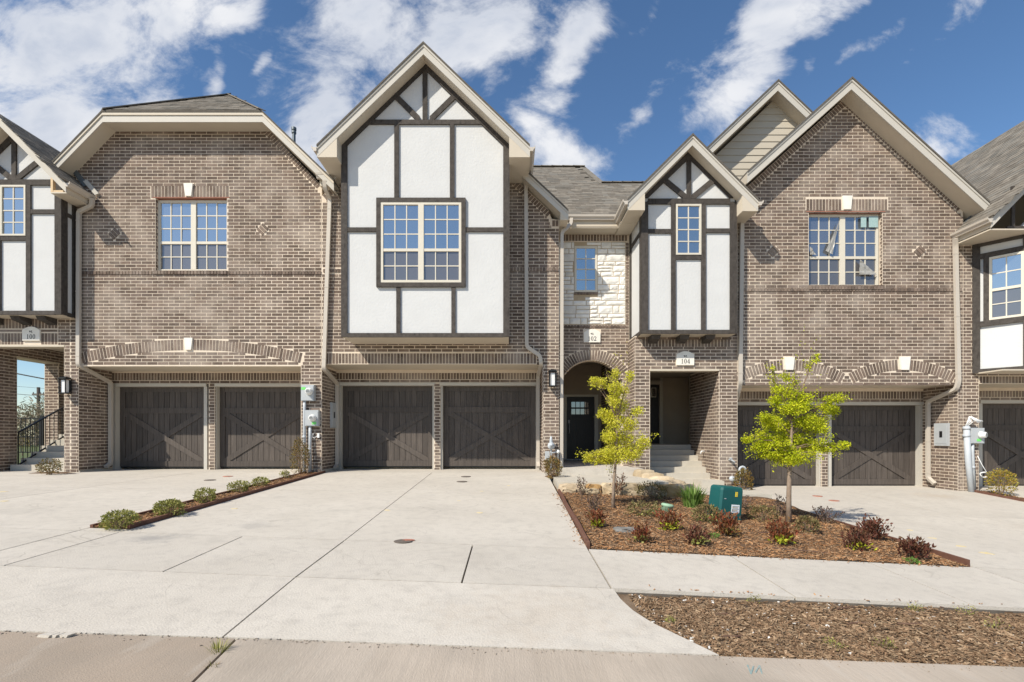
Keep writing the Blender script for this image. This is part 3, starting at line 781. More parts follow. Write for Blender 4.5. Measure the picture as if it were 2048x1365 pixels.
def bay_small(parent, dx, dz, backY):
    """half-timbered box bay with its narrow window, measured on house 104; dx, dz move it"""
    Y = 11.62; fr = front(Y)
    def U(px): return X(px, Y) + dx
    def V(py): return Z(py, Y) + dz
    x0, x1 = U(1282.5), U(1472.5); zb = V(667.5); zt = V(398); za = V(286); xm = (x0 + x1) / 2
    B = MB().prism([(x0 + .02, Y + .012, zb + .02), (x1 - .02, Y + .012, zb + .02), (x1 - .02, Y + .012, zt), (xm, Y + .012, za - .02), (x0 + .02, Y + .012, zt)], (0, backY - Y, 0)).build('bay', 'stucco', parent)
    T = 0.026
    def bd(a, b, c, d, t=T): board('timber', fr, U(a), U(b), V(d), V(c), t, 'timber', B)
    bd(1282.5, 1296, 405, 668, .03); bd(1459.5, 1473, 405, 668, .03); bd(1296, 1459.5, 660.5, 668.5); bd(1296, 1459.5, 398.5, 409.5, .028)
    bd(1342, 1351, 409.5, 660.5); bd(1402, 1411, 409.5, 660.5)
    bd(1296, 1342, 459, 467.5, .023); bd(1411, 1459.5, 458, 466.5, .023); bd(1351, 1402, 511, 520, .023); bd(1373, 1382, 318, 398.5, .027)
    def pb(pts, t): polyboard('timber', fr, [(U(a), V(b)) for a, b in pts], t, 'timber', B)
    pb([(1378, 299), (1378, 318), (1296, 397), (1282, 397)], .031); pb([(1378, 299), (1474, 397), (1459, 397), (1378, 318)], .0315)
    pb([(1322, 362), (1330, 355), (1374, 391), (1374, 398), (1366, 398)], .025); pb([(1434, 362), (1426, 355), (1382, 391), (1382, 398), (1390, 398)], .025)
    window(B, (fr[0] + Vector((0, -.035, 0)), *fr[1:]), U(1351.3), U(1401.8), V(510.8), V(409.8), 1, 2, 4, 0, fw=.04)
    # side faces
    for s, xe in ((-1, x0), (1, x1)):
        fs = side(xe + s * -.018, s)
        for (a, b, c, d) in ((Y - .015, Y + .14, zb, zt), (backY - .14 if backY > 12.2 else 12.0 - .10, backY if backY > 12.2 else 12.0, zb, zt)):
            board('timber', fs, a, b, c, d, .028, 'timber', B)
        ye = (backY - .14) if backY > 12.2 else 11.9
        for (py, h) in ((660.5, .09), (459, .09), (405, .12)):
            board('timber', fs, Y + .14, ye, V(py) - h, V(py), .024, 'timber', B)
    box('bay_soffit', x0 + .01, x1 - .01, Y + .01, backY - .01, zb - .012, zb + .018, 'trim', B)
    for px in (1314, 1372, 1424):
        c = MB(); a = U(px - 9); b = U(px + 9)
        c.prism([(a, Y + .05, zb - .014), (a, 12.02, zb - .014), (a, 12.02, zb - .17), (a, Y + .32, zb - .14), (a, Y + .10, zb - .10)], (b - a, 0, 0))
        c.build('corbel', 'timber', B)
    # gable roof over the bay
    Yf = 11.30
    return B, dict(Xa=X(1385, Yf) + dx, Za=Z(268, Yf) + dz, Yf=Yf, x0=x0, x1=x1)


def garage_front(house, parent, xa, xb, lz, base, doors, posts, dtop, dbot, hdr_top, brickL, brickR, deep=13.0):
    """recessed garage front: soffit, brick header, side walls, doors, jamb boards and brick posts"""
    dY = deep + .2; frB = front(deep); mb = MB()
    zt = dtop + .075
    Reg(xa - .3, xb + .3, zt, lz + .25).core(mb, frB, .25)
    sv = zt + CO
    Reg(xa, xb, zt, sv).bricks(house, frB, vs=zt)
    soldiers(house, frB, xa, xb, sv, max(sv + .17, hdr_top))
    box('recess_soffit', xa - .02, xb + .02, 12.26, deep + .2, lz, lz + .04, 'trim', parent)
    box('lintel_edge', xa, xb, 12.012, 12.27, lz - .002, lz + .030, 'trim', parent)
    for s, xe, vis in ((1, xa, brickL), (-1, xb, brickR)):
        fs = side(xe, s); r = Reg(12.0, deep + .25, base, lz + .05); r.core(mb, fs, .28)
        if vis: r.bricks(house, fs, phase=.06)
    for (pa, pb_) in posts:
        r = Reg(pa, pb_, base, zt); r.core(mb, (Vector((0, deep - .012, 0)), *frB[1:]), .3); r.bricks(house, (Vector((0, deep - .012, 0)), *frB[1:]), phase=.127)
        for s, xe in ((-1, pa), (1, pb_)):
            fs = side(xe, s); r2 = Reg(deep, deep + .2, base, zt); r2.bricks(house, fs)
    mb.build('garage_wall', 'mortar', parent)
    for (a, b) in doors:
        J = box('door_jamb', a - .085, a, deep + .03, dY + .05, base, dtop + .07, 'fascia', parent)
        box('door_jamb', b, b + .085, deep + .03, dY + .05, base, dtop + .07, 'fascia', parent)
        box('door_head', a - .085, b + .085, deep - .012, dY + .05, dtop, dtop + .074, 'fascia', parent)
        garage_door(parent, a, b, dbot + .03, dtop, dY)


def belt(house, fr, u0, u1, v, gaps=()):
    """a projecting row of headers"""
    segs = [(u0, u1)]
    for (a, b) in gaps:
        segs = [q for (c, d) in segs for q in ((c, min(d, a)), (max(c, b), d)) if q[1] - q[0] > .03]
    for (c, d) in segs: soldiers(house, fr, c, d, v, v + .092, 0.016)
    return lambda U, V_: (V_ > v - .001) & (V_ < v + .093)


def orx(*fs): return lambda u, v: np.logical_or.reduce([f(u, v) for f in fs])
def rectx(a, b, c, d): return lambda u, v: (u > a) & (u < b) & (v > c) & (v < d)


FR = front(12.0)
L0 = -0.86; L1 = -1.29      # ground at the two pairs of garages
# ================================================================ house 100
H0 = empty('townhouse', (-7.4, 12.2, L0), 'brick townhouse with a clipped gable, one wide arch over two garage doors, plaque 100', 'townhouse')
hs = 'h0'; core = MB()
lz0 = Z(733, 12)
xw0, xw1 = X(311, 12), X(454, 12); zw0, zw1 = Z(541.5, 12), Z(396, 12)
top0 = [(-10.31, 6.26), (-9.24, 7.29), (-5.77, 7.29), (-4.41, 5.86)]
r = Reg(-10.31, -4.41, L0 - .15, top0, [(-10.11, -4.90, -5, lz0), (xw0, xw1, zw0, zw1)])
r.core(core, FR, .26)
ar = Arch((X(160, 12), Z(706, 12)), (X(378, 12), Z(679, 12)), (X(606, 12), Z(706, 12)), .262)
kx = X(378, 12)
bl = belt(hs, FR, -10.29, -4.42, Z(550, 12))
d1 = diamond(hs, FR, X(229, 12), Z(468, 12)); d2 = diamond(hs, FR, X(525.5, 12), Z(459, 12))
sl = rectx(X(302, 12), X(458, 12), Z(397, 12), Z(371.5, 12)); ks = rectx(X(369, 12), X(387, 12), Z(397, 12), Z(368, 12)); ka = rectx(X(368, 12), X(388, 12), Z(706, 12), Z(676, 12))
def rk0(u, v): return v > np.interp(u, [p[0] for p in top0], [p[1] - (.165 if -9.4 < p[0] < -5.6 else .22) for p in top0])
r.bricks(hs, FR, orx(ar.excl, bl, d1, d2, sl, ks, ka, rk0))
ar.lay(hs, FR, (X(369, 12), X(387, 12)))
soldiers(hs, FR, X(302, 12), X(370, 12), Z(397, 12), Z(372, 12), .0005); soldiers(hs, FR, X(386, 12), X(458, 12), Z(397, 12), Z(372, 12), .0005)
soldiers(hs, FR, -9.2, -5.8, 7.29 - .155, 7.285); rakerow(hs, FR, (-10.27, 6.29), (-9.25, 7.28), .145); rakerow(hs, FR, (-5.75, 7.28), (-4.42, 5.88), .145)
soldiers(hs, FR, xw0 - .01, xw1 + .01, zw0 - .095, zw0 - .002, .03)
keystone(FR, X(378, 12), Z(393.5, 12), Z(368.5, 12), .215, .14, H0); keystone(FR, X(378, 12), Z(700.5, 12), Z(676.5, 12), .20, .13, H0)
box('steel_lintel', xw0 - .06, xw1 + .06, 11.99, 12.12, zw1 - .001, zw1 + .012, 'cover_red', H0)
window(H0, front(12.085), xw0, xw1, zw0, zw1 - .02, 2, 3, 3, 2)
for s, xe in ((1, xw0), (-1, xw1)):
    fs = side(xe, s); rr = Reg(12.0, 12.09, zw0, zw1); rr.bricks(hs, fs, phase=.13)
# wall over the porch opening, piers
re = Reg(-13.2, -10.31, L0 - .15, 5.75, [(-12.30, -10.45, -5, Z(691, 12))]); re.core(core, FR, .26)
zs_ = Z(691, 12)
pl = rectx(X(47, 12), X(82, 12), Z(682, 12), Z(654, 12))
re.bricks(hs, FR, orx(pl, rectx(-13.2, -10.6, Z(690, 12), Z(636, 12)), lambda u, v: (v > Z(628, 12)) & (u < -10.35)))
soldiers(hs, FR, -12.6, -10.6, Z(658, 12), Z(637, 12)); 
for (a, b) in ((-12.6, X(47, 12)), (X(82, 12), -10.6)): soldiers(hs, FR, a, b, Z(690, 12), Z(666.5, 12)); addbrick(hs, FR, (a + b) / 2, Z(662, 12), b - a - JT, CO - JT - .012)
plaque(H0, FR, X(64.5, 12), Z(682, 12), .41, .325, '100')
# porch: open flank on the far side with its own beam
fsl = side(-12.30, 1); rl = Reg(12.0, 15.6, L0 - .15, 2.55, [(12.78, 13.95, -5, 1.98)]); rl.core(core, fsl, .38); rl.bricks(hs, fsl)
for yy, s in ((12.78, 1), (13.95, -1)):
    fq = (Vector((0, yy, 0)), Vector((-1, 0, 0)), Vector((0, 0, 1)), Vector((0, s, 0))); Reg(12.30, 12.68, L0 - .15, 1.98).bricks(hs, fq)
fsr = side(-10.45, -1); rr = Reg(12.0, 16, L0 - .15, 2.4); rr.core(core, fsr, .3); rr.bricks(hs, fsr)
box('porch_beam', -12.70, -12.27, 12.76, 13.97, 1.955, 1.985, 'trim', H0); box('porch_beam', -12.31, -10.44, 11.995, 12.27, zs_ - .035, zs_ + .005, 'trim', H0)
box('porch_ceiling', -12.3, -10.45, 12.27, 16, 2.3, 2.34, 'trim', H0)
core.build('wall', 'mortar', H0)
garage_front(hs, H0, -10.11, -4.90, lz0, L0 - .1, [(X(241, 13.2), X(415.5, 13.2)), (X(440.5, 13.2), X(614, 13.2))], [(X(418, 13), X(430, 13))], Z(775, 13.2), Z(936, 13.2), Z(746, 13), True, False)
fs = side(-4.41, 1); rr = Reg(12.0, 13.02, L0 - .1, Z(729, 12)); rr.bricks(hs, fs, phase=.1)
# foundation edge showing under the bricks
box('footing', -10.5, -10.09, 12.005, 13.0, L0 - .3, L0 + .035, 'step_concrete', H0)
# roof with a hip over the front
def roof0():
    Yf = 11.6; A = (-10.36, 6.20); B = (-9.23, 7.363); C = (-5.61, 7.363); D = (-3.99, 5.80); R = Vector((-7.42, 13.57, 9.03)); Yb = 22
    V = [(A[0], Yf - .03, A[1]), (B[0], Yf - .03, B[1]), (C[0], Yf - .03, C[1]), (D[0], Yf - .03, D[1]), tuple(R), (A[0], Yb, A[1]), (R.x, Yb, R.z), (D[0], Yb, D[1])]
    n = len(V); W_ = [(a, b, c - .045) for a, b, c in V]
    fs = [(0, 1, 4, 6, 5), (2, 3, 7, 6, 4), (1, 2, 4)]; bt = [tuple(n + i for i in f[::-1]) for f in fs]
    ed = [(0, 1), (1, 2), (2, 3), (3, 7), (7, 6), (6, 5), (5, 0)]
    Rf = mk('roof', V + W_, fs + bt + [(a, b, b + n, a + n) for a, b in ed], 'roof_edge', H0)
    fh = .21; pts = [A, B, C, D]
    for p, q in zip(pts[:-1], pts[1:]):
        MB().prism([(p[0], Yf, p[1] - .045), (q[0], Yf, q[1] - .045), (q[0], Yf, q[1] - .045 - fh), (p[0], Yf, p[1] - .045 - fh)], (0, .025, 0)).build('rake_board', 'fascia', Rf)
        MB().prism([(p[0], Yf - .02, p[1] - .046), (q[0], Yf - .02, q[1] - .046), (q[0], Yf - .02, q[1] - .105), (p[0], Yf - .02, p[1] - .105)], (0, .019, 0)).build('drip_edge', 'trim', Rf)
        d = 0 if p[1] == q[1] else 0
        MB().prism([(p[0], Yf + .026, p[1] - .20), (q[0], Yf + .026, q[1] - .20), (q[0], Yf + .026, q[1] - .235), (p[0], Yf + .026, p[1] - .235)], (0, .6, 0)).build('soffit', 'trim', Rf)
    hv = Vector((0, R.y - Yf + .03, R.z - B[1])); hh = hv.length; ln = C[0] - B[0]
    shingles(Rf, (B[0], Yf - .03, B[1] + .002), (1, 0, 0), hv, ln, hh, lambda u, v: v / hh * ln / 2 - .02 < u < ln - v / hh * ln / 2 + .02, seed=3)
    for P in (B, C):
        a = Vector((P[0], Yf - .02, P[1] + .015)); MB().bar(a, R + Vector((0, 0, .012)), .16, .02).build('hip_cap', 'shingle', Rf)
    box('vent_pipe', 0, .01, 0, .01, 0, .01, 'flash', Rf) if False else None
    MB().lathe((X(588, 14.2), 14.2, Z(305, 14.2)), (0, 0, 1), [(.045, 0), (.045, .52), (.062, .52), (.062, .58), (.05, .60), (.066, .61), (.066, .68)], 14).build('vent_pipe', 'flash', Rf)
    gutter(Rf, (X(635, 11.7) , 11.7, Z(350, 11.7)), (X(667, 11.7), 11.7, Z(350, 11.7)), (0, -1, 0))
    MB().prism([(X(640, 11.75), 11.74, Z(372, 11.74)), (X(672, 11.75), 11.74, Z(372, 11.74)), (X(672, 11.75), 11.74, Z(343, 11.74)), (X(640, 11.75), 11.74, Z(343, 11.74))], (0, .22, 0)).build('eave_return', 'trim', Rf)
    return Rf
roof0()
B0, g0 = bay_small(H0, -15.30, .432, 12.2)
RB0 = gable(H0, g0['Xa'], g0['Za'], 1.0, 1.0, g0['Xa'] - 1.43, g0['Xa'] + 1.47, 11.30, 14.2, wallL=g0['x0'], wallR=None, name='bay_roof', guts=(0, 1), retY=11.98)
zz_ = g0['Za'] - 1.47; uv = Vector((-1, 0, 1)).normalized()
shingles(RB0, (g0['Xa'] + 1.47, 11.28, zz_ + .002), (0, 1, 0), (-1, 0, 1.0), 2.6, 2.05, lambda u, v: True, seed=5)
MB().box(g0['x1'], g0['Xa'] + 1.46, 11.33, 12.0, zz_ - .262, zz_ - .235).build('eave_soffit', 'trim', RB0)
box('bare_lumber', g0['x1'] + .0, g0['x1'] + .05, 11.33, 11.40, zz_ - .235, zz_ + .1, 'lumber', RB0)
MB().box(g0['x1'] + .05, g0['Xa'] + 1.38, 11.335, 11.40, zz_ - .235, zz_ - .19).build('bare_lumber', 'lumber', RB0)
MB().prism([(-10.27, 11.955, 6.22), (-10.17, 11.955, 6.26), (-9.86, 11.955, 5.86), (-9.96, 11.955, 5.82)], (0, .04, 0)).build('flashing', 'flash', RB0)
MB().prism([(-9.97, 11.95, 5.94), (-9.88, 11.95, 5.98), (-9.60, 11.95, 5.66), (-9.69, 11.95, 5.62)], (0, .05, 0)).build('kickout_flashing', 'fascia', RB0)
downspout(H0, [(X(186, 11.9), 11.88, Z(398, 11.9)), (X(184, 11.9), 11.9, Z(412, 11.9)), (X(158, 11.93), 11.93, Z(424, 11.93)), (X(157, 11.93), 11.93, Z(731, 11.93)),
               (-10.03, 12.86, Z(766, 12.9)), (-10.03, 12.86, Z(927, 12.9)), (-10.03, 12.70, Z(934, 12.8))])
# porch steps and railing
for i in range(6):
    box('step', -12.25, -10.46, 12.55 + .27 * i, 16.0, L0 - .1 if i == 0 else L0 + .15 * i - .002, L0 + .15 * (i + 1), 'step_concrete', H0)
def rail0():
    xr = -12.12; R_ = MB(); p0 = Vector((xr, 12.62, -.72)); p1 = Vector((xr, 13.98, .02)); hgt = Vector((0, 0, .80))
    R_.bar(p0 + hgt, p1 + hgt, .04, .03); R_.bar(p0, p1, .03, .03)
    o = R_.build('stair_railing', 'black_metal', H0)
    for i in range(12):
        t = i / 11; p = p0.lerp(p1, t); s = .022 if i in (0, 11) else .013
        box('baluster', p.x - s / 2, p.x + s / 2, p.y - s / 2, p.y + s / 2, p.z - (.1 if i in (0,) else 0), p.z + .80, 'black_metal', o)
    return o
rail0()
def guard0():
    o = MB().box(-16.2, -13.1, 15.0, 15.03, .50, .53).box(-16.2, -13.1, 15.0, 15.03, -.05, -.02).box(-16.2, -13.1, 15.0, 15.03, -.5, -.47).build('guard_rail', 'black_metal', None)
    props(o, 'black metal guard rail on the lawn beyond the porch of plaque 100', 'railing')
    for i in range(23):
        x = -16.1 + .135 * i; box('baluster', x, x + .016, 15.005, 15.025, -.5, .5, 'black_metal', o)
    for x in (-14.75, -13.75): box('post', x, x + .09, 14.97, 15.06, L0 - .1, .6, 'black_metal', o)
guard0()
box('house_body', -10.1, -4.45, 13.45, 21.5, L0 - .2, 5.8, 'siding', H0)
flush_bricks(hs, H0)

# ================================================================ house 102
H1 = empty('townhouse', (-1.0, 12.2, L0), 'townhouse with the tall white half-timbered gable and plaque 102 over an arched entry', 'townhouse')
hs = 'h1'; core = MB(); lz1 = Z(729, 12)
xp = 1.148
top1 = [(-4.41, 5.62), (-1.83, 7.85), (0.90, 5.30), (0.98, 5.08), (1.148, 5.06)]
r = Reg(-4.41, xp, L0 - .15, top1, [(-4.41, .77, -5, lz1), (-3.4, -.2, 2.5, 6.5)])
r.core(core, FR, .26)
so = rectx(-4.41, .62, lz1, Z(706, 12)); bl = belt(hs, FR, -4.38, -3.66, Z(546, 12)); bl2 = belt(hs, FR, .0, 1.14, Z(543, 12))
def rk1(u, v): return v > np.interp(u, [p[0] for p in top1], [p[1] - .20 for p in top1])
r.bricks(hs, FR, orx(so, lambda u, v: bl(u, v) & (u < -2), lambda u, v: bl2(u, v) & (u > -1), rk1), phase=.05)
soldiers(hs, FR, -4.40, .62, lz1 + .004, Z(706.5, 12)); rakerow(hs, FR, (-.1, 6.22), (.97, 5.23), .145); rakerow(hs, FR, (-4.40, 5.63), (-3.5, 6.41), .145)
soldiers(hs, FR, .985, 1.14, 4.90, 5.055)
for s, xe in ((1, xp),): 
    fs = side(xe, s); rr = Reg(12.0, 12.72, L0 - .15, 5.05); rr.core(core, fs, .3); rr.bricks(hs, fs, phase=.1)
# entry wall, stone panel over a brick arch
FE = front(12.70)
def ue(px): return X(px, 12.7)
def ze(py): return Z(py, 12.7)
a_l, a_r = ue(1123), ue(1246)
ar = Arch((a_l - .16, ze(741) + .02), (ue(1184), ze(699.5)), (a_r + .14, ze(741) + .02), .265)
holes = []
for i in range(24):
    ua = a_l + (a_r - a_l) * i / 24; ub = a_l + (a_r - a_l) * (i + 1) / 24; holes.append((ua, ub, -5, ar.low((ua + ub) / 2)))
wx0, wx1, wz0, wz1 = ue(1149), ue(1194.5), ze(585), ze(493)
r = Reg(xp, 2.96, L0 - .15, ze(461), holes + [(wx0, wx1, wz0, wz1)]); r.core(core, FE, .3)
pq = rectx(ue(1167), ue(1201), ze(686), ze(660)); stn = rectx(xp, ue(1251.5), ze(655), ze(484))
r.bricks(hs, FE, orx(ar.excl, pq, stn, rectx(xp, 3, ze(484), 9)), phase=.07)
ar.lay(hs, FE)
soldiers(hs, FE, xp + .08, ue(1255), ze(483), ze(464)); soldiers(hs, FE, xp + .05, ue(1252), ze(657), ze(650.5), .012); soldiers(hs, FE, wx0 - .02, wx1 + .02, wz0 - .07, wz0 - .002, .03)
for i in range(22): addbrick(hs, FE, ue(1254), ze(651) + .05 + .0935 * i, ue(1256) - ue(1251.5) , CO - JT)
core.build('wall', 'mortar', H1)
plaque(H1, FE, ue(1184), ze(685.5), .405, .325, '102')
window(H1, (Vector((0, 12.68, 0)), *FE[1:]), wx0, wx1, wz0, wz1, 1, 2, 4, 0, fw=.05)
def stones():
    """squared limestone in broken courses"""
    board('stone_bed', FE, xp + .04, wx0, ze(650), ze(484.5), .004, 'stone_joint', H1); board('stone_bed', FE, wx1, ue(1251.4), ze(650), ze(484.5), .004, 'stone_joint', H1)
    board('stone_bed', FE, wx0, wx1, ze(650), wz0, .004, 'stone_joint', H1); board('stone_bed', FE, wx0, wx1, wz1, ze(484.5), .004, 'stone_joint', H1)
    rg = random.Random(11); z = ze(649.5); zt = ze(485); hs_ = [.16, .10, .21, .12, .17, .09, .14, .2, .11, .16, .1, .19, .13, .15, .18, .12]
    k = 0
    while z < zt - .03:
        h = min(hs_[k % len(hs_)], zt - z); k += 1
        if zt - z - h < .05: h = zt - z
        u = xp + .06; ue_ = ue(1251)
        while u < ue_ - .02:
            w = rg.uniform(.14, .44)
            if ue_ - u - w < .1: w = ue_ - u
            parts = [(u, w, z, h)]
            if h > .15 and w > .18 and rg.random() < .35: parts = [(u, w, z, h * .5), (u, w, z + h * .5, h * .5)]
            for (a, ww, c, hh) in parts:
                a2, b2, c2, d2 = a + .008, a + ww - .008, c + .008, c + hh - .008
                segs = [(a2, b2, c2, d2)]
                if c2 < wz1 + .01 and d2 > wz0 - .08 and a2 < wx1 + .02 and b2 > wx0 - .02:
                    segs = []
                    if a2 < wx0 - .05: segs.append((a2, wx0 - .012, c2, d2))
                    if b2 > wx1 + .05: segs.append((wx1 + .012, b2, c2, d2))
                for (p, q, s, t) in segs:
                    if q - p < .03: continue
                    n = 4; m = 3; V = []; Fc = []
                    for j in range(m + 1):
                        for i in range(n + 1):
                            edge = i in (0, n) or j in (0, m)
                            d = .008 + rg.random() * .004 if edge else .020 + rg.random() * .012
                            V.append(fp(FE, p + (q - p) * i / n + (0 if edge else rg.uniform(-.01, .01)), s + (t - s) * j / m, d))
                    for j in range(m):
                        for i in range(n):
                            b = j * (n + 1) + i; Fc.append((b, b + 1, b + n + 2, b + n + 1))
                    ring = [i for i in range(n + 1)] + [(n + 1) * j + n for j in range(1, m + 1)] + [(n + 1) * m + i for i in range(n - 1, -1, -1)] + [(n + 1) * j for j in range(m - 1, 0, -1)]
                    b0 = len(V)
                    for i in ring: V.append(V[i] + FE[3] * -.05)
                    for i in range(len(ring)): Fc.append((ring[i], ring[(i + 1) % len(ring)], b0 + (i + 1) % len(ring), b0 + i))
                    mk('stone', V, Fc, 'limestone', H1)
            u += w
        z += h
stones()
# entry passage, front door
for s, xe in ((1, a_l - .05), (-1, a_r + .05)):
    fs = side(xe, s); r2 = Reg(13.0, 16.1, L0 - .1, 2.4); mbp = MB(); r2.core(mbp, fs, .1); mbp.build('passage_wall', 'mortar', H1); Reg(12.72, 16.05, L0 - .1, 2.35).bricks(hs, fs)
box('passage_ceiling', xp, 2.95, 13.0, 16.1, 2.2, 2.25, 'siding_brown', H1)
zp = -.745
def door102():
    Y = 16.0; fr = front(Y); u0, u1 = X(1133.5, Y), X(1188.5, Y); z1 = Z(793, Y)
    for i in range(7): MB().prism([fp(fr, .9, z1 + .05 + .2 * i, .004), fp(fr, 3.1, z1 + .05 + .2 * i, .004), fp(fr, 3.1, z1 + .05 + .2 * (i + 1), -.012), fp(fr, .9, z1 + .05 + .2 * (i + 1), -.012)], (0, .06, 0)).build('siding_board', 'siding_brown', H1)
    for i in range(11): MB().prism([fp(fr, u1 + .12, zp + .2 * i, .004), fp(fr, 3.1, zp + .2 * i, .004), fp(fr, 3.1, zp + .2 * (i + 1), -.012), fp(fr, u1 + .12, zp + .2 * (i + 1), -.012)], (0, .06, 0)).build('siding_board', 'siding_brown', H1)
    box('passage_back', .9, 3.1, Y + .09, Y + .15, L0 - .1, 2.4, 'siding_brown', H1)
    D = box('front_door', u0, u1, Y - .01, Y + .05, zp + .02, z1 - .02, 'door_paint', H1)
    for (a, b, c, d) in ((u0 - .13, u0 - .005, zp, z1 + .05), (u1 + .005, u1 + .12, zp, z1 + .05), (u0 - .005, u1 + .005, z1 - .015, z1 + .05)): board('door_casing', fr, a, b, c, d, .035, 'vinyl', D)
    W = u1 - u0; H = z1 - zp
    for i in range(2):
        for j in range(4): board('pane', fr, u0 + W * (.17 + .165 * j), u0 + W * (.17 + .165 * j + .14), z1 - H * (.09 + .11 * i + .085), z1 - H * (.09 + .11 * i), .013, 'door_glass', D)
    for j in range(3): board('panel', fr, u0 + W * (.16 + .24 * j), u0 + W * (.16 + .24 * j + .2), zp + H * .10, zp + H * .58, .02, 'door_paint', D)
    board('shelf', fr, u0 + .06, u1 - .06, zp + H * .64, zp + H * .67, .035, 'door_paint', D)
    MB().tube([fp(fr, u0 + .07, zp + .82, .02), fp(fr, u0 + .07, zp + .84, .07), fp(fr, u0 + .07, zp + 1.08, .07), fp(fr, u0 + .07, zp + 1.10, .02)], .013, 8).build('handle', 'grey_metal', D)
    board('lock_plate', fr, u0 + .045, u0 + .095, zp + 1.13, zp + 1.24, .03, 'grey_metal', D)
    board('threshold', fr, u0 - .1, u1 + .1, zp - .01, zp + .02, .08, 'grey_metal', D)
door102()
garage_front(hs, H1, -4.41, .77, lz1, L0 - .1, [(X(686, 13.2), X(867, 13.2)), (X(887, 13.2), X(1071.5, 13.2))], [(X(868.5, 13), X(881, 13))], Z(773, 13.2), Z(935, 13.2), Z(746, 13), False, True)
box('footing', -4.42, -4.38, 12.02, 13.0, L0 - .3, L0 + .05, 'step_concrete', H1)
# the tall half-timbered bay
def bay102():
    Y = 11.18; fr = front(Y)
    def U(px): return X(px, Y)
    def V(py): return Z(py, Y)
    x0, x1 = U(684), U(1018.5); zb = V(674.5); xm = U(850.5)
    B = MB().prism([(x0 + .02, Y + .012, zb + .02), (x1 - .02, Y + .012, zb + .02), (x1 - .02, Y + .012, V(300)), (xm, Y + .012, V(122)), (x0 + .02, Y + .012, V(300))], (0, .95, 0)).build('bay', 'stucco', H1)
    def bd(a, b, c, d, t=.026): board('timber', fr, U(a), U(b), V(d), V(c), t, 'timber', B)
    bd(683, 695, 285, 674.5, .030); bd(1006.5, 1019.5, 285, 674.5, .030); bd(695, 1006.5, 667, 675.2, .028); bd(722, 980, 241, 250, .027)
    bd(789, 798, 250, 397.5); bd(900, 909, 250, 397.5)
    bd(753.5, 931.5, 397.5, 406, .045); bd(753.5, 931.5, 566.5, 575.2, .045); bd(753.5, 762, 406, 566.5, .045); bd(923, 931.5, 406, 566.5, .045)
    bd(695, 753.5, 456, 464.5, .024); bd(931.5, 1006.5, 456, 464.5, .024); bd(793, 801, 575.2, 667); bd(903, 911, 575.2, 667); bd(845.5, 855, 140, 241, .029)
    def pb(pts, t): polyboard('timber', fr, [(U(a), V(b)) for a, b in pts], t, 'timber', B)
    pb([(850.5, 121), (850.5, 141), (695, 292), (683, 286)], .033); pb([(850.5, 121), (1018, 286), (1006, 292), (850.5, 141)], .0335)
    pb([(787, 196), (795, 189), (840, 234), (840, 241), (832, 241)], .025); pb([(914, 196), (906, 189), (860, 234), (860, 241), (868, 241)], .025)
    window(B, (fr[0] + Vector((0, -.036, 0)), *fr[1:]), U(762), U(923), V(566.5), V(406), 2, 3, 3, 2, meet=.40)
    for s, xe in ((-1, x0), (1, x1)):
        fs = side(xe - s * .018, s)
        board('timber', fs, Y - .015, Y + .13, zb, V(290), .028, 'timber', B); board('timber', fs, 11.9, 12.02, zb, V(290), .028, 'timber', B)
        board('timber', fs, Y + .13, 11.9, zb - .0, zb + .09, .024, 'timber', B)
    box('bay_soffit', x0 + .01, x1 - .01, Y + .01, 12.0, zb - .01, zb + .018, 'trim', B)
    return x0, x1
bx0, bx1 = bay102()
R1 = gable(H1, X(847, 10.85), Z(85, 10.85), .965, .965, X(634, 10.85), X(1060, 10.85), 10.85, 20, wallL=bx0, wallR=bx1, name='bay_roof', retY=11.98)
RM = gable(H1, -1.83, 8.12, .94, .94, -4.05, 1.33, 11.66, 20, fh=.19, wallR=xp, name='roof', guts=(0, 0), retY=12.3)
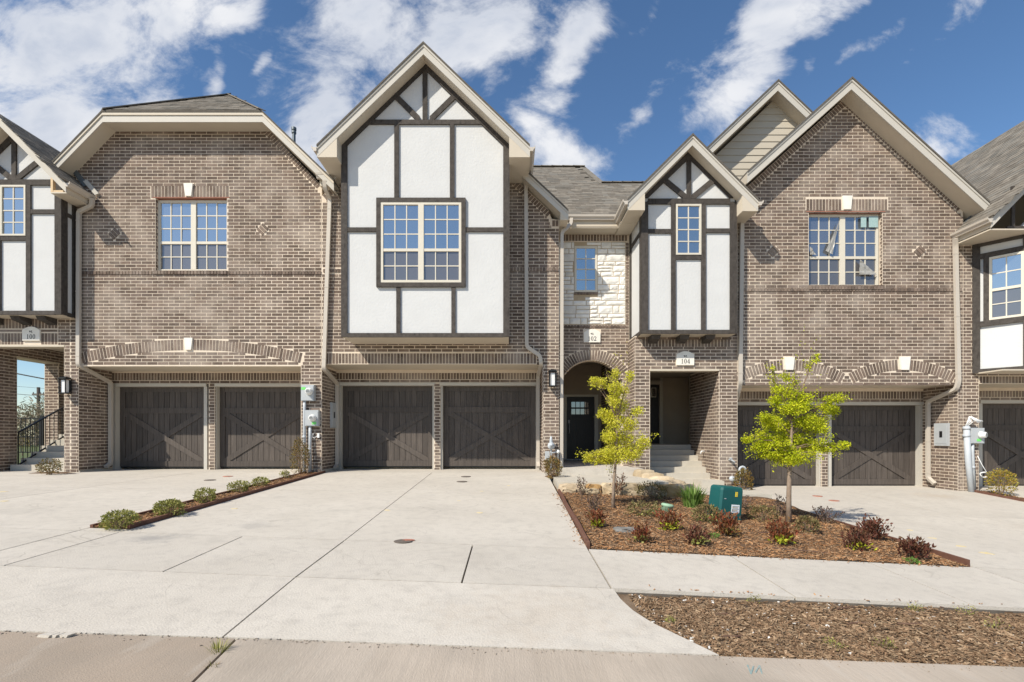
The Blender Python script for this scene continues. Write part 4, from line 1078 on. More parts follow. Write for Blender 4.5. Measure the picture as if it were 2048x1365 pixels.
# roof over the entry
def roof1e():
    s = .83; y0, z0 = 12.28, 5.27
    def zr(y): return z0 + s * (y - y0)
    pl = [(.6, y0), (4.3, y0), (4.3, 14.6), (2.62, 14.6), (2.28, 16.1), (.3, 16.1)]
    V = [(x, y, zr(y)) for x, y in pl]; n = len(V); W_ = [(x, y, z - .06) for x, y, z in V]
    o = mk('entry_roof', V + W_, [tuple(range(n)), tuple(range(2 * n - 1, n - 1, -1))] + [(i, (i + 1) % n, n + (i + 1) % n, n + i) for i in range(n)], 'roof_edge', H1)
    v = Vector((0, 1, s)); k = v.length
    def clip(u, w):
        x = .3 + u; y = y0 + w / k
        return y < (16.1 if x < 2.28 else (16.1 - (x - 2.28) / .34 * 1.5 if x < 2.62 else 14.6))
    shingles(o, (.3, y0 - .02, z0), (1, 0, 0), v, 4.0, 3.85 * k, clip, seed=9)
    for (pa, pb) in (((.3, 16.1), (2.3, 16.1)), ((2.28, 16.12), (2.62, 14.58)), ((2.6, 14.6), (4.3, 14.6))):
        for k in range(6):
            q0 = Vector((pa[0] + (pb[0] - pa[0]) * k / 6, pa[1] + (pb[1] - pa[1]) * k / 6)); q1 = Vector((pa[0] + (pb[0] - pa[0]) * (k + 1.15) / 6, pa[1] + (pb[1] - pa[1]) * (k + 1.15) / 6))
            MB().bar((q0.x, q0.y, zr(q0.y) + .012), (q1.x, q1.y, zr(q1.y) + .004), .2, .022).build('ridge_cap', 'shingle', o)
    mk('roof_back', [(.3, 16.1, zr(16.1)), (2.28, 16.1, zr(16.1)), (2.28, 18, zr(16.1) - 1.2), (.3, 18, zr(16.1) - 1.2), (2.62, 14.6, zr(14.6)), (4.3, 14.6, zr(14.6)), (4.3, 18, 5), (2.62, 18, 5)], [(0, 1, 2, 3), (4, 5, 6, 7), (1, 4, 7, 2)], 'roof_edge', o)
    MB().box(1.16, 2.60, 12.30, 12.70, z0 - .28, z0 - .25).build('eave_soffit', 'trim', o)
    MB().box(1.16, 2.64, 12.285, 12.31, z0 - .25, z0 - .02).build('eave_fascia', 'trim', o)
    gutter(o, (1.36, 12.283, z0 - .005), (2.58, 12.283, z0 - .005), (0, -1, 0))
    MB().box(1.18, 2.95, 12.62, 12.69, ze(463), z0 - .25).build('frieze_board', 'trim', o)
roof1e()
downspout(H1, [(X(655, 11.8), 11.62, Z(362, 11.62)), (X(655, 11.8), 11.66, Z(378, 11.66)), (X(660, 11.93), 11.93, Z(398, 11.93)), (X(648, 11.93), 11.93, Z(738, 11.93)), (-4.345, 12.88, Z(768, 12.88)), (-4.345, 12.88, Z(930, 12.88)), (-4.345, 12.70, Z(937, 12.8))])
downspout(H1, [(X(1056, 11.9), 11.93, Z(330, 11.9)), (X(1052, 11.93), 11.93, Z(352, 11.93)), (X(1053.5, 11.93), 11.93, Z(694, 11.93)), (X(1080, 11.95), 11.95, Z(712, 11.95)), (X(1082, 12.0), 11.97, Z(728, 11.97)),
               (.705, 12.88, Z(752, 12.9)), (.705, 12.88, Z(927, 12.9)), (.705, 12.72, Z(934, 12.9))])
downspout(H1, [(X(1143, 12.2), 12.23, Z(436, 12.2)), (X(1142, 12.2), 12.2, Z(448, 12.2)), (X(1124, 12.02), 12.02, Z(466, 12.02)), (X(1123, 12.02), 12.02, Z(936, 12.02)), (X(1123, 12), 11.9, Z(944, 12))], w=.075)
lantern('wall_lantern', X(1104.5, 12), 11.995, Z(760, 12), 'black box lantern on the brick pier beside the arched entry')
lantern('wall_lantern', X(139, 12) , 11.995, Z(774, 12), 'black box lantern on the pier beside the porch opening of plaque 100')
box('house_body', -4.40, 1.1, 13.45, 21.5, L0 - .2, 5.2, 'siding', H1); box('house_body', 1.1, 2.9, 16.2, 21.5, L0 - .2, 5.0, 'siding', H1)
flush_bricks(hs, H1)

# ================================================================ house 104
H2 = empty('townhouse', (7.0, 12.2, L1), 'townhouse with a steep all-brick gable, twin garage arches, and plaque 104 beside its porch', 'townhouse')
hs = 'h2'; core = MB(); lz2 = Z(769, 12); xg0, xg1 = X(1475, 12), X(1916, 12)
# porch front
ox0, ox1, oz = X(1300, 12), X(1438.5, 12), Z(738.5, 12)
r = Reg(2.93, xg0, L1 - .2, [(2.93, 2.335), (5.02, 2.335), (5.03, 5.1), (xg0, 5.1)], [(ox0, ox1, -5, oz)]); r.core(core, FR, .26)
sz1 = Z(678, 12); sz0 = Z(694.5, 12)
r.bricks(hs, FR, orx(rectx(X(1284, 12), X(1461, 12), sz0, sz1), rectx(X(1352, 12), X(1388, 12), Z(731, 12), Z(704, 12)), lambda u, v: (v > sz1 + .12) & (u < 5.05)))
soldiers(hs, FR, X(1284, 12), X(1461, 12), sz0, sz1); plaque(H2, FR, X(1370, 12), Z(731, 12), .41, .325, '104')
box('porch_lintel', ox0, ox1, 11.99, 12.27, oz - .045, oz, 'trim', H2)
fs = side(2.93, -1); rr = Reg(12.0, 12.72, L1 - .2, 2.335); rr.core(core, fs, .3); rr.bricks(hs, fs, phase=.12)
fs = side(ox1, -1); rr = Reg(12.0, 13.95, L1 - .2, oz + .1); rr.core(core, fs, .3); rr.bricks(hs, fs, phase=.09)
fs = side(ox0, 1); rr = Reg(12.0, 13.4, L1 - .2, oz + .1); rr.core(core, fs, .28); rr.bricks(hs, fs, phase=.09)
# garage part
apx, apz = X(1690, 12), Z(197, 12); mL, mR = .905, .925
top2 = [(xg0, apz - mL * (apx - xg0)), (apx, apz), (10.62, apz - mR * (10.62 - apx))]
xw0, xw1, zw0, zw1 = X(1617.5, 12), X(1765, 12), Z(572.5, 12), Z(424.5, 12)
r = Reg(xg0, 10.62, L1 - .2, top2, [(xg0, xg1, -5, lz2), (xw0, xw1, zw0, zw1)]); r.core(core, FR, .26)
pk = lambda a, b: (X(a, 12), Z(b, 12))
A1 = Arch(pk(1466, 748), pk(1578, 719.5), pk(1691, 748), .262); A2 = Arch(pk(1696, 748), pk(1809, 719.5), pk(1914, 748), .262)
bl = belt(hs, FR, xg0 + .02, 10.6, Z(584, 12)); d1 = diamond(hs, FR, *pk(1546.5, 503)); d2 = diamond(hs, FR, *pk(1839.5, 503))
sl = rectx(X(1612, 12), X(1776, 12), Z(423, 12), Z(397.5, 12)); k1 = rectx(X(1682, 12), X(1705, 12), Z(423, 12), Z(392, 12)); k2 = rectx(X(1567, 12), X(1588.5, 12), Z(742, 12), Z(714, 12)); k3 = rectx(X(1798, 12), X(1820, 12), Z(742, 12), Z(714, 12))
def rk2(u, v): return v > np.interp(u, [p[0] for p in top2], [p[1] - .215 for p in top2])
r.bricks(hs, FR, orx(A1.excl, A2.excl, bl, d1, d2, sl, k1, k2, k3, rk2), phase=.03)
A1.lay(hs, FR, (X(1567.5, 12), X(1588, 12))); A2.lay(hs, FR, (X(1798.5, 12), X(1819.5, 12)))
soldiers(hs, FR, X(1612.5, 12), X(1683, 12), Z(422.5, 12), Z(398.5, 12), .0005); soldiers(hs, FR, X(1704, 12), X(1775, 12), Z(422.5, 12), Z(398.5, 12), .0005)
rakerow(hs, FR, top2[0], top2[1], .15); rakerow(hs, FR, top2[1], (10.6, top2[2][1] + .02), .15)
soldiers(hs, FR, xw0 - .01, xw1 + .01, zw0 - .092, zw0 - .002, .03)
keystone(FR, X(1693.5, 12), Z(420, 12), Z(393, 12), .235, .16, H2); keystone(FR, X(1577.8, 12), Z(740.5, 12), Z(715, 12), .245, .17, H2); keystone(FR, X(1809, 12), Z(740.5, 12), Z(714, 12), .245, .17, H2)
box('steel_lintel', xw0 - .06, xw1 + .06, 11.99, 12.12, zw1 - .001, zw1 + .012, 'cover_red', H2)
W104 = window(H2, front(12.085), xw0, xw1 - .03, zw0, zw1 - .02, 2, 3, 3, 2, gl=('film_glass', 'screen'))
for s, xe in ((1, xw0), (-1, xw1)):
    fs = side(xe, s); Reg(12.0, 12.09, zw0, zw1).bricks(hs, fs, phase=.13)
def films():
    fr = front(12.06); rg = random.Random(4)
    def sheet(pts, n=8):
        a, b, c = [Vector((X(p[0], 12.06), Z(p[1], 12.06))) for p in pts]; V = []; Fc = []; idx = {}
        for i in range(n + 1):
            for j in range(n + 1 - i):
                p = a + (b - a) * (i / n) + (c - a) * (j / n); idx[i, j] = len(V); V.append(fp(fr, p.x, p.y, .012 + rg.uniform(-.010, .012)))
        for i in range(n):
            for j in range(n - i):
                Fc.append((idx[i, j], idx[i + 1, j], idx[i, j + 1]))
                if i + j < n - 1: Fc.append((idx[i + 1, j], idx[i + 1, j + 1], idx[i, j + 1]))
        mk('loose_film', V, Fc, 'film', W104)
    sheet([(1678, 443), (1651, 502), (1664, 510)]); sheet([(1719, 519), (1718, 550), (1753, 550)]); sheet([(1619, 492), (1620, 510), (1632, 510)])
    for (a, b, c, d) in ((1722, 434, 1733, 455), (1738, 433, 1756, 455)): board('sticker', fr, X(a, 12.06), X(b if b > 1000 else c, 12.06), Z(d, 12.06), Z(b, 12.06), -.002, 'sticker', W104, base=-.006)
films()
# porch inside
zt2 = -.243
for i in range(7):
    ya = 13.88 - .27 * i; zt_ = zt2 - .135 * i
    xa_, xb_ = (ox0 - .02, 4.9 - (.0 if i < 5 else .0))
    box('step', xa_, xb_, ya, 16.6 if i == 0 else ya + .30, L1 - .1, zt_, 'step_concrete', H2)
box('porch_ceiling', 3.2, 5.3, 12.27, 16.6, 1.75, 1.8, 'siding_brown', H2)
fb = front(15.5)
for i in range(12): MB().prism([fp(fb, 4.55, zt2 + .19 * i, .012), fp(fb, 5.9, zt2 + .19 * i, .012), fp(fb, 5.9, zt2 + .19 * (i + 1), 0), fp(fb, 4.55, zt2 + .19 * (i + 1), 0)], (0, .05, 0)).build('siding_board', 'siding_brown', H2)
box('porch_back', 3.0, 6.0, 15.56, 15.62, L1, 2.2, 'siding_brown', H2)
D2 = box('front_door', 3.6, X(1318, 15.5), 15.50, 15.55, zt2 + .02, Z(770, 15.5), 'door_paint', H2)
board('door_casing', fb, X(1318, 15.5), X(1325, 15.5), zt2, Z(762, 15.5), .07, 'siding', D2); board('door_casing', fb, 3.6, X(1318, 15.5), Z(770, 15.5), Z(762, 15.5), .07, 'siding', D2)
board('pane', fb, X(1302.5, 15.5), X(1312.5, 15.5), Z(795, 15.5), Z(776, 15.5), .006, 'vinyl', D2); board('pane', fb, X(1304, 15.5), X(1311.5, 15.5), Z(793.5, 15.5), Z(777.5, 15.5), .012, 'door_glass', D2)
board('siding_wall', fb, X(1325, 15.5), 4.55, zt2, 2.0, .02, 'siding', H2)
core.build('wall', 'mortar', H2)
garage_front(hs, H2, xg0, xg1, lz2, L1 - .1, [(X(1452, 13.2), X(1631, 13.2)), (X(1655, 13.2), X(1829.5, 13.2))], [(X(1643, 13), X(1655, 13))], Z(811.5, 13.2), Z(972, 13.2), Z(783, 13), False, True)
B2, g2 = bay_small(H2, 0, 0, 12.75)
for pc in ((1498, 809), (1467, 807)): pass
RB2 = gable(H2, g2['Xa'], g2['Za'], 1.0, 1.0, g2['Xa'] - 1.43, g2['Xa'] + 1.45, 11.30, 14.6, wallL=g2['x0'], wallR=g2['x1'], name='bay_roof', guts=(1, 1), retY=11.98)
zz_ = g2['Za'] - 1.43
gutter(RB2, (g2['Xa'] - 1.43, 11.98, zz_ - .03), (g2['Xa'] - 1.43, 12.28, zz_ - .03), (-1, 0, 0))
MB().box(g2['Xa'] - 1.42, g2['x0'], 11.98, 12.72, zz_ - .262, zz_ - .235).build('eave_soffit', 'trim', RB2)
RM2 = gable(H2, X(1703, 11.6), Z(155, 11.6), .90, .905, 5.38, X(1978, 11.6), 11.60, 21, fh=.23, name='roof', guts=(0, 0))
RR2 = gable(H2, X(1556, 13.0), Z(160, 13.0), .95, .95, X(1412, 13.0), 9.2, 13.0, 21, fh=.23, name='rear_roof', guts=(0, 0))
def rear_gable():
    Y = 13.38; fr = front(Y); xa = X(1553, Y); za = Z(196, Y); z = 5.9; e = .178
    while z < za - .02:
        zt = min(z + e, za); wa = (za - z) / .95; wb = max((za - zt) / .95, .01)
        polyb = [(xa - wa, z), (xa + wa, z), (xa + wb, zt), (xa - wb, zt)]
        V = [fp(fr, u, v, .022 if v == z else .006) for u, v in polyb]; Q = [fp(fr, u, v, -.03) for u, v in polyb]
        mk('siding_board', V + Q, [(0, 1, 2, 3), (7, 6, 5, 4), (0, 4, 5, 1), (1, 5, 6, 2), (2, 6, 7, 3), (3, 7, 4, 0)], 'siding', H2); z += e
rear_gable()
downspout(H2, [(X(1508, 11.6), 11.65, Z(402, 11.6)), (X(1505, 11.6), 11.7, Z(410, 11.6)), (X(1484, 11.93), 11.93, Z(440, 11.93)), (X(1480.5, 11.93), 11.93, Z(766, 11.93)), (X(1476, 12.1), 12.06, Z(782, 12.06)), (X(1467, 12.9), 12.7, Z(800, 12.7))])
downspout(H2, [(X(1907, 11.93), 11.88, Z(478, 11.9)), (X(1911, 11.93), 11.93, Z(492, 11.93)), (X(1917, 11.93), 11.93, Z(764, 11.93)), (X(1910, 12.0), 11.97, Z(779, 12.0)), (10.41, 12.75, Z(804, 12.75)), (10.41, 12.75, Z(956, 12.75)), (10.44, 12.58, Z(968, 12.6))])
P_ = box('breaker_panel', 0, 1, 0, 1, 0, 1, 'grey_metal', None); bpy.data.objects.remove(P_)
def panel_on(parent, fs, u0, u1, v0, v1):
    p = board('breaker_panel', fs, u0, u1, v0, v1, .05, 'grey_metal', parent)
    board('panel_door', fs, u0 + .03, u1 - .03, v0 + .05, v1 - .04, .056, 'grey_metal', p); board('latch', fs, (u0 + u1) / 2 - .05, (u0 + u1) / 2 + .03, (v0 + v1) / 2 - .07, (v0 + v1) / 2 + .08, .062, 'black_metal', p)
    return p
panel_on(H2, side(xg1, -1), 12.22, 12.62, Z(892, 12.4), Z(847, 12.4))
panel_on(H1, side(-4.41, 1), 12.55, 12.86, Z(856, 12.7), Z(806, 12.7))
box('house_body', 3.0, 10.5, 16.7, 21.5, L1 - .2, 5.2, 'siding', H2); box('house_body', 5.4, 10.5, 13.45, 16.7, L1 - .2, 5.2, 'siding', H2)
flush_bricks(hs, H2)

# ================================================================ house 106 (its edge)
H3 = empty('townhouse', (13, 12.2, L1), 'townhouse with a slanting white bay window and a long shingled roof slope', 'townhouse')
hs = 'h3'; core = MB(); lz3 = Z(768, 12); xo = X(1958, 12)
r = Reg(10.62, 16, L1 - .2, 4.62, [(xo, 15.6, -5, lz3), (11.0, 15, 1.65, 4.62)]); r.core(core, FR, .26)
r.bricks(hs, FR, orx(rectx(xo, 15, lz3, Z(752, 12)), rectx(10.62, 11.2, 4.45, 5)), phase=.02); soldiers(hs, FR, xo + .01, 13.2, lz3 + .005, Z(752.5, 12)); soldiers(hs, FR, 10.66, 11.0, 4.45, 4.61)
core.build('wall', 'mortar', H3)
garage_front(hs, H3, xo, 15.6, lz3, L1 - .1, [(X(1953, 13.2), X(1953, 13.2) + 2.32)], [], Z(808, 13.2), Z(972, 13.2), Z(782, 13), False, False)
def bay106():
    O = Vector((X(1945, 12), 12.0, 0)); d = Vector((.663, -.748, 0)); n = Vector((-.748, -.663, 0)); fr = (O, d, Vector((0, 0, 1)), n); Ln = .94
    zb = Z(748, 12); zt = 4.55; e = O + d * Ln
    B = MB().prism([O + n * -.01 + Vector((.02, 0, zb + .02)), e + n * -.012 + Vector((0, 0, zb + .02)), Vector((14.5, e.y, zb + .02)), Vector((14.5, 12.1, zb + .02)), Vector((O.x + .02, 12.1, zb + .02))], (0, 0, zt - zb)).build('bay', 'stucco', H3)
    def vz(py): return Z(py, 12)
    def bd(a, b, c, dd, t=.026): board('timber', fr, a, b, c, dd, t, 'timber', B)
    bd(0, .135, zb, zt, .03); bd(Ln - .1, Ln, zb, zt, .03); bd(.135, Ln - .1, zb, zb + .095); bd(.135, Ln - .1, zt - .16, zt, .028); bd(.135, Ln - .1, vz(522), vz(512), .027)
    bd(.135, Ln - .1, vz(656), vz(646), .04); bd(.19, .29, vz(646), vz(522), .03)
    window(B, (fr[0] + n * .038, *fr[1:]), .29, .86, vz(645.5), vz(522.5), 1, 2, 2, 2, fw=.05, meet=.47)
    box('bay_soffit', O.x + .05, 14, e.y + .02, 12.0, zb - .01, zb + .018, 'trim', B)
    f2 = front(11.3); 
    polyboard('gable_panel', f2, [(11.25, 4.56), (16.4, 4.56), (16.4, 7), (13.8, 7.2)], .0, 'stucco', B, base=-.1)
    board('timber', f2, 10.95, 16, 4.50, 4.62, .03, 'timber', B); board('timber', f2, X(2021.5, 11.3), X(2028, 11.3), 4.62, 5.5, .027, 'timber', B)
    return B
bay106()
m3 = 1.03; ez = Z(471, 12); ex = X(1905, 12)
R3 = gable(H3, 14.2, ez + m3 * (14.2 - ex), m3, m3, ex + .05, 18.0, 11.08, 22, fh=.2, name='roof', guts=(1, 0), retY=11.99)
shingles(R3, (ex + .05, 11.06, ez + .055), (0, 1, 0), (1, 0, m3), 10.0, (14.2 - ex) * math.sqrt(1 + m3 * m3), lambda u, v: True, seed=21)
MB().prism([(ex + .05, 11.11, ez - .235), (ex + .05, 12.0, ez - .235), (11.4, 12.0, ez - .235), (11.4, 11.11, ez - .235)], (0, 0, .03)).build('eave_soffit', 'trim', R3)
MB().prism([(10.42, 11.94, 4.72), (10.50, 11.94, 4.70), (10.98, 11.94, 5.28), (10.90, 11.94, 5.32)], (0, .05, 0)).build('flashing', 'flash', R3)
box('roof_vent', X(1948, 15.2) - .1, X(1948, 15.2) + .1, 15.1, 15.35, Z(378, 15.2), Z(352, 15.2), 'flash', R3)
box('house_body', 10.6, 18, 13.45, 21.5, L1 - .2, 4.6, 'siding', H3)
flush_bricks(hs, H3)

# ================================================================ ground, drives, walks
def lin(xs, ys):
    def f(x):
        if x <= xs[0]: return ys[0] + (ys[1] - ys[0]) / (xs[1] - xs[0]) * (x - xs[0])
        if x >= xs[-1]: return ys[-1] + (ys[-1] - ys[-2]) / (xs[-1] - xs[-2]) * (x - xs[-1])
        return float(np.interp(x, xs, ys))
    return f
r565 = lin([-4.52, .83, 5.13], [-1.054, -1.247, -1.451]); r435 = lin([-4.04, -1.8, .87, 4.37], [-1.113, -1.20, -1.296, -1.4656]); r324 = lin([-3.23, -1.82, 1.234, 3.25], [-1.234, -1.275, -1.386, -1.4586])
YB, YM, YF = 5.65, 4.35, 3.24


def zg(x, y, lev=None):
    if lev is None: lev = L0 if x < 3 else L1
    a, b, c = r565(x), r435(x), r324(x)
    if y >= 12: return lev
    if y >= YB: return a + (lev - a) * (y - YB) / (12 - YB)
    if y >= YM: return b + (a - b) * (y - YM) / (YB - YM)
    return c + (b - c) * (y - YF) / (YM - YF)


def slab(name, x0, x1, y0, y1, lev, parent, m='concrete', off=0.0, gap=.006, thick=.09, right=None, n=6):
    """one concrete panel following the grade; right(y) may bend its far edge"""
    x0 += gap; y0 += gap; y1 -= gap; V = []; Fc = []
    if right is None: x1 -= gap
    for j in range(n + 1):
        y = y0 + (y1 - y0) * j / n; xr = right(y) if right else x1
        for i in range(n + 1):
            x = x0 + (xr - x0) * i / n; V.append((x, y, zg(x, y, lev) + off))
    for j in range(n):
        for i in range(n):
            b = j * (n + 1) + i; Fc.append((b, b + 1, b + n + 2, b + n + 1))
    ring = [i for i in range(n + 1)] + [(n + 1) * j + n for j in range(1, n + 1)] + [(n + 1) * n + i for i in range(n - 1, -1, -1)] + [(n + 1) * j for j in range(n - 1, 0, -1)]
    b0 = len(V); V += [(V[i][0], V[i][1], V[i][2] - thick) for i in ring]
    Fc += [(ring[i], b0 + i, b0 + (i + 1) % len(ring), ring[(i + 1) % len(ring)]) for i in range(len(ring))]
    return mk(name, V, Fc, m, parent)


def bed(name, x0, x1, y0, y1, lev, off=-.022, m='joint', **k):
    o = slab(name, x0, x1, y0, y1, lev, None, m, off=off, gap=0, thick=.12, n=10, **k); props(o, kind='structure'); return o


G = mk('ground', [(-900, -60, -2.3), (900, -60, -2.3), (900, 1500, -2.3), (-900, 1500, -2.3)], [(0, 1, 2, 3)], 'field'); props(G, kind='structure')
LW = mk('lawn', [(-60, 8.0, L0 - .2), (-12.72, 8.0, L0 - .12), (-12.72, 70, L0 - .12), (-60, 70, L0 - .3), (-60, 8, -2.2), (-12.72, 8, -2.2)], [(0, 1, 2, 3), (0, 4, 5, 1)], 'lawn'); props(LW, kind='structure')

# driveways with their panels
def drive(label, x0, x1, joints, lev, ycuts):
    D = bed('driveway', x0, x1, YB, 13.42, lev, off=-.03)
    D['label'] = label
    xs = [x0] + joints + [x1]
    for a, b in zip(xs[:-1], xs[1:]):
        for c, d in zip(ycuts[:-1], ycuts[1:]): slab('slab', a, b, c, d, lev, D, gap=.0065)
    slab('slab', x0, x1, 12.0, 13.40, lev, D, gap=.004)
    return D
D0 = drive('concrete driveway in front of the clipped-gable house', -14.5, -4.76, [-10.6, -7.4], L0, [YB, 8.9, 12.0])
D1 = drive('concrete driveway in front of the half-timbered gable', -4.30, .86, [-1.82], L0, [YB, 9.05, 12.0])
D2_ = drive('concrete driveway in front of the twin garage arches', 5.12, 10.72, [7.9], L1, [YB, 9.0, 12.0])
D3 = drive('concrete driveway below the slanting bay window', 11.18, 17.0, [14.0], L1, [YB, 9.0, 12.0])
# sidewalk
SW = bed('sidewalk', -14.5, 17, YM, YB, None, off=-.03)
xs = [-14.5, -10.6, -7.4, -4.76, -4.30, -2.95, -1.82, -.41, .86, 2.43, 3.95, 5.12, 7.9, 10.72, 12.3, 14, 17]
for a, b in zip(xs[:-1], xs[1:]): slab('slab', a, b, YM, YB, None, SW, gap=.0075 if a not in (-1.82, .86) else .009)
# apron between sidewalk and road, with its flared end
fl = lin([3.24, 3.48, 3.70, 3.92, 4.12, 4.35], [1.33, 1.17, 1.02, .93, .89, .875])
AP = bed('apron', -14.5, .95, YF, YM, None, off=-.03, right=lambda y: fl(y) - .01)
for a, b in ((-14.5, -7.4), (-7.4, -1.82)): slab('slab', a, b, YF, YM, None, AP, gap=.006)
slab('slab', -1.82, 1, YF, YM, None, AP, gap=.008, right=fl, n=10)
# road and gutter
def road():
    R_ = bpy.data.objects; V = []; Fc = []
    o = mk('road', [(-70, -40, -1.75 + 2.4), (70, -40, -2.5), (70, YF, r324(70) - .06), (-70, YF, r324(-70) - .06)], [(0, 1, 2, 3)], 'joint')
    bpy.data.objects.remove(o)
    def zr(x, y): return r324(x) - .004 - .012 * min(max(YF - y, 0), 3)
    base = None
    for nm, x0, x1, m in (('road', -1.72, 60, 'road'), ('slab', -60, -1.738, 'road_old')):
        V = []; Fc = []; ys = [YF - .004, 3.0, 2.7, 2.3, 1.5, 0, -8, -30]; n = 24; rg = random.Random(5)
        xs_ = np.linspace(0, 1, n + 1)
        for j, y in enumerate(ys):
            for i, t in enumerate(xs_):
                tt = t ** 2.2 if x0 > -10 else 1 - (1 - t) ** 2.2
                x = x0 + (x1 - x0) * tt + (.12 * (YF - y) if -4 < x0 + (x1 - x0) * tt < 0 and y > 2 else (.14 if -4 < x0 + (x1 - x0) * tt < 0 else 0)); V.append((x, y, zr(x, y)))
        for j in range(len(ys) - 1):
            for i in range(n): b = j * (n + 1) + i; Fc.append((b, b + 1, b + n + 2, b + n + 1))
        nb = len(V); V += [(a, b, c - .15) for a, b, c in V[:n + 1]]; Fc += [(i, nb + i, nb + i + 1, i + 1) for i in range(n)]
        # edge beside the crack
        e = 0 if x0 > -10 else n; nb = len(V); cols = [j * (n + 1) + e for j in range(len(ys))]; V += [(V[c][0], V[c][1], V[c][2] - .15) for c in cols]
        Fc += [(cols[j], cols[j + 1], nb + j + 1, nb + j) for j in range(len(ys) - 1)]
        o = mk(nm, V, Fc, m, base)
        if base is None: base = o; props(o, kind='structure')
    s = mk('crack_soil', [(-2.2, -1, r324(-1.8) - .06), (-1.3, -1, r324(-1.8) - .06), (-1.3, 3.3, r324(-1.8) - .05), (-2.2, 3.3, r324(-1.8) - .05)], [(0, 1, 2, 3)], 'soil', base)
    # the curb lip crumbles where the road meets the apron
    rg = random.Random(8); mb = MB()
    for i in range(420):
        x = rg.uniform(-3.4, 3.4); y = YF - abs(rg.gauss(0, .05 if i % 3 else .012)) + .006; s_ = rg.uniform(.002, .009); mb.obox((x, y, zr(x, YF) + .002), Vector((rg.random(), rg.random(), .1)).normalized(), Vector((0, 0, 1)), Vector((0, 1, 0)), s_, s_ * .7, s_)
    g = mb.build('grit', 'road_old', None); props(g, 'crumbs of concrete along the road edge', 'gravel', kind='stuff')
    c = MB(); bx = X(105, 3.2); 
    for (px, py, sx, sy) in ((98, 1268, .10, .03), (113, 1273, .07, .025), (132, 1270, .09, .02)):
        x = X(px, 3.2); c.prism([(x - sx / 2, 3.20 - sy, zr(x, 3.2)), (x + sx * .3, 3.19 - sy, zr(x, 3.2)), (x + sx / 2, 3.21, zr(x, 3.2)), (x - sx * .2, 3.22, zr(x, 3.2))], (0.01, 0, .016))
    c.build('broken_lip', 'concrete', base)
    return base, zr
RD, zroad = road()


def bumps(x, y, s): return (math.sin(x * 5.1 + s) * math.cos(y * 4.3 + s * 2) + .6 * math.sin(x * 11.7 + y * 7.9 + s) + .4 * math.sin(x * 23 - y * 19 + s)) / 2


def zbed(x, y):
    """surface of the planted bed between the two drives"""
    hz = -1.12 + (x - .9) * -.042; a = r565(x) + .0
    return a + (hz - a) * (min(y, 10.4) - YB) / 4.6 + .014 * bumps(x, y, 1) + .03 * math.sin(math.pi * min(max((y - YB) / 4.4, 0), 1)) + .07 * min(max((y - 8.4) / 1.1, 0), 1)


def zstrip(x, y): return zg(x, y) - .045 + .016 * bumps(x * 1.3, y * 1.7, 3) + .022 * math.sin(math.pi * min(max((y - YF) / (YM - YF), 0), 1))


def soilgrid(name, label, x0, x1, y0, y1, fz, m, nx, ny, left=None):
    V = []; Fc = []
    for j in range(ny + 1):
        y = y0 + (y1 - y0) * j / ny; xl = left(y) if left else x0
        for i in range(nx + 1): x = xl + (x1 - xl) * i / nx; V.append((x, y, fz(x, y)))
    for j in range(ny):
        for i in range(nx): b = j * (nx + 1) + i; Fc.append((b, b + 1, b + nx + 2, b + nx + 1))
    o = mk(name, V, Fc, m, None, True); props(o, label, kind='structure'); return o


def chips(name, label, n, pick, fz, m, lo=.02, hi=.075, parent=None):
    P = np.array([pick() for _ in range(n)]); z = np.array([fz(x, y) for x, y in P]); ln = RNG.uniform(lo, hi, n) * RNG.uniform(.5, 1, n); w = RNG.uniform(.002, .007, n) * (.5 + ln / hi); t = RNG.uniform(.003, .006, n)
    yaw = RNG.uniform(0, 2 * np.pi, n); pit = RNG.normal(0, .22, n); rol = RNG.normal(0, .5, n)
    u = np.stack([np.cos(yaw) * np.cos(pit), np.sin(yaw) * np.cos(pit), np.sin(pit)], 1); s = np.stack([-np.sin(yaw), np.cos(yaw), np.zeros(n)], 1)
    nn = np.cross(u, s); s2 = s * np.cos(rol)[:, None] + nn * np.sin(rol)[:, None]; n2 = np.cross(u, s2)
    c = np.stack([P[:, 0], P[:, 1], z + .004 + RNG.uniform(0, .012, n)], 1); V = np.zeros((n, 8, 3)); k = 0
    for d in (-1, 1):
        for a, b in ((-1, -1), (1, -1), (1, 1), (-1, 1)):
            V[:, k] = c + u * (ln / 2 * a)[:, None] + s2 * (w * b * (.6 if a > 0 else 1))[:, None] + n2 * (t / 2 * d)[:, None]; k += 1
    q = np.array([(4, 5, 6, 7), (0, 1, 5, 4), (1, 2, 6, 5), (2, 3, 7, 6), (3, 0, 4, 7)]); Fq = (np.arange(n)[:, None, None] * 8 + q[None]).reshape(-1, 4)
    o = mk(name, V.reshape(-1, 3), Fq, m, parent); props(o, label, 'mulch', kind='stuff'); return o


soilgrid('mulch_bed', 'brown mulched planting bed between the drives', .90, 5.09, YB + .01, 11.2, zbed, 'soil', 60, 70)
chips('wood_mulch', 'brown shredded mulch covering the planted bed', 21000, lambda: (random.uniform(.92, 5.06), YB + .02 + 4.2 * random.random() ** 1.25), zbed, 'chips', .012, .058)
flx = lambda y: fl(y) + .012
soilgrid('mulch_strip', 'mulched strip between sidewalk and road', 1, 13, YF + .01, YM - .01, zstrip, 'soil_pale', 160, 22, left=flx)
def pks():
    while True:
        x = 1.0 + 4.2 * random.random() ** 1.2; y = random.uniform(YF + .015, YM - .03)
        if x > flx(y) + .02 and (y < YM - .2 or random.random() < .45) and (x > 1.3 or random.random() < .7): return x, y
chips('wood_mulch', 'coarse wood chips scattered over the strip beside the road', 19000, pks, zstrip, 'chips_grey', .010, .058)
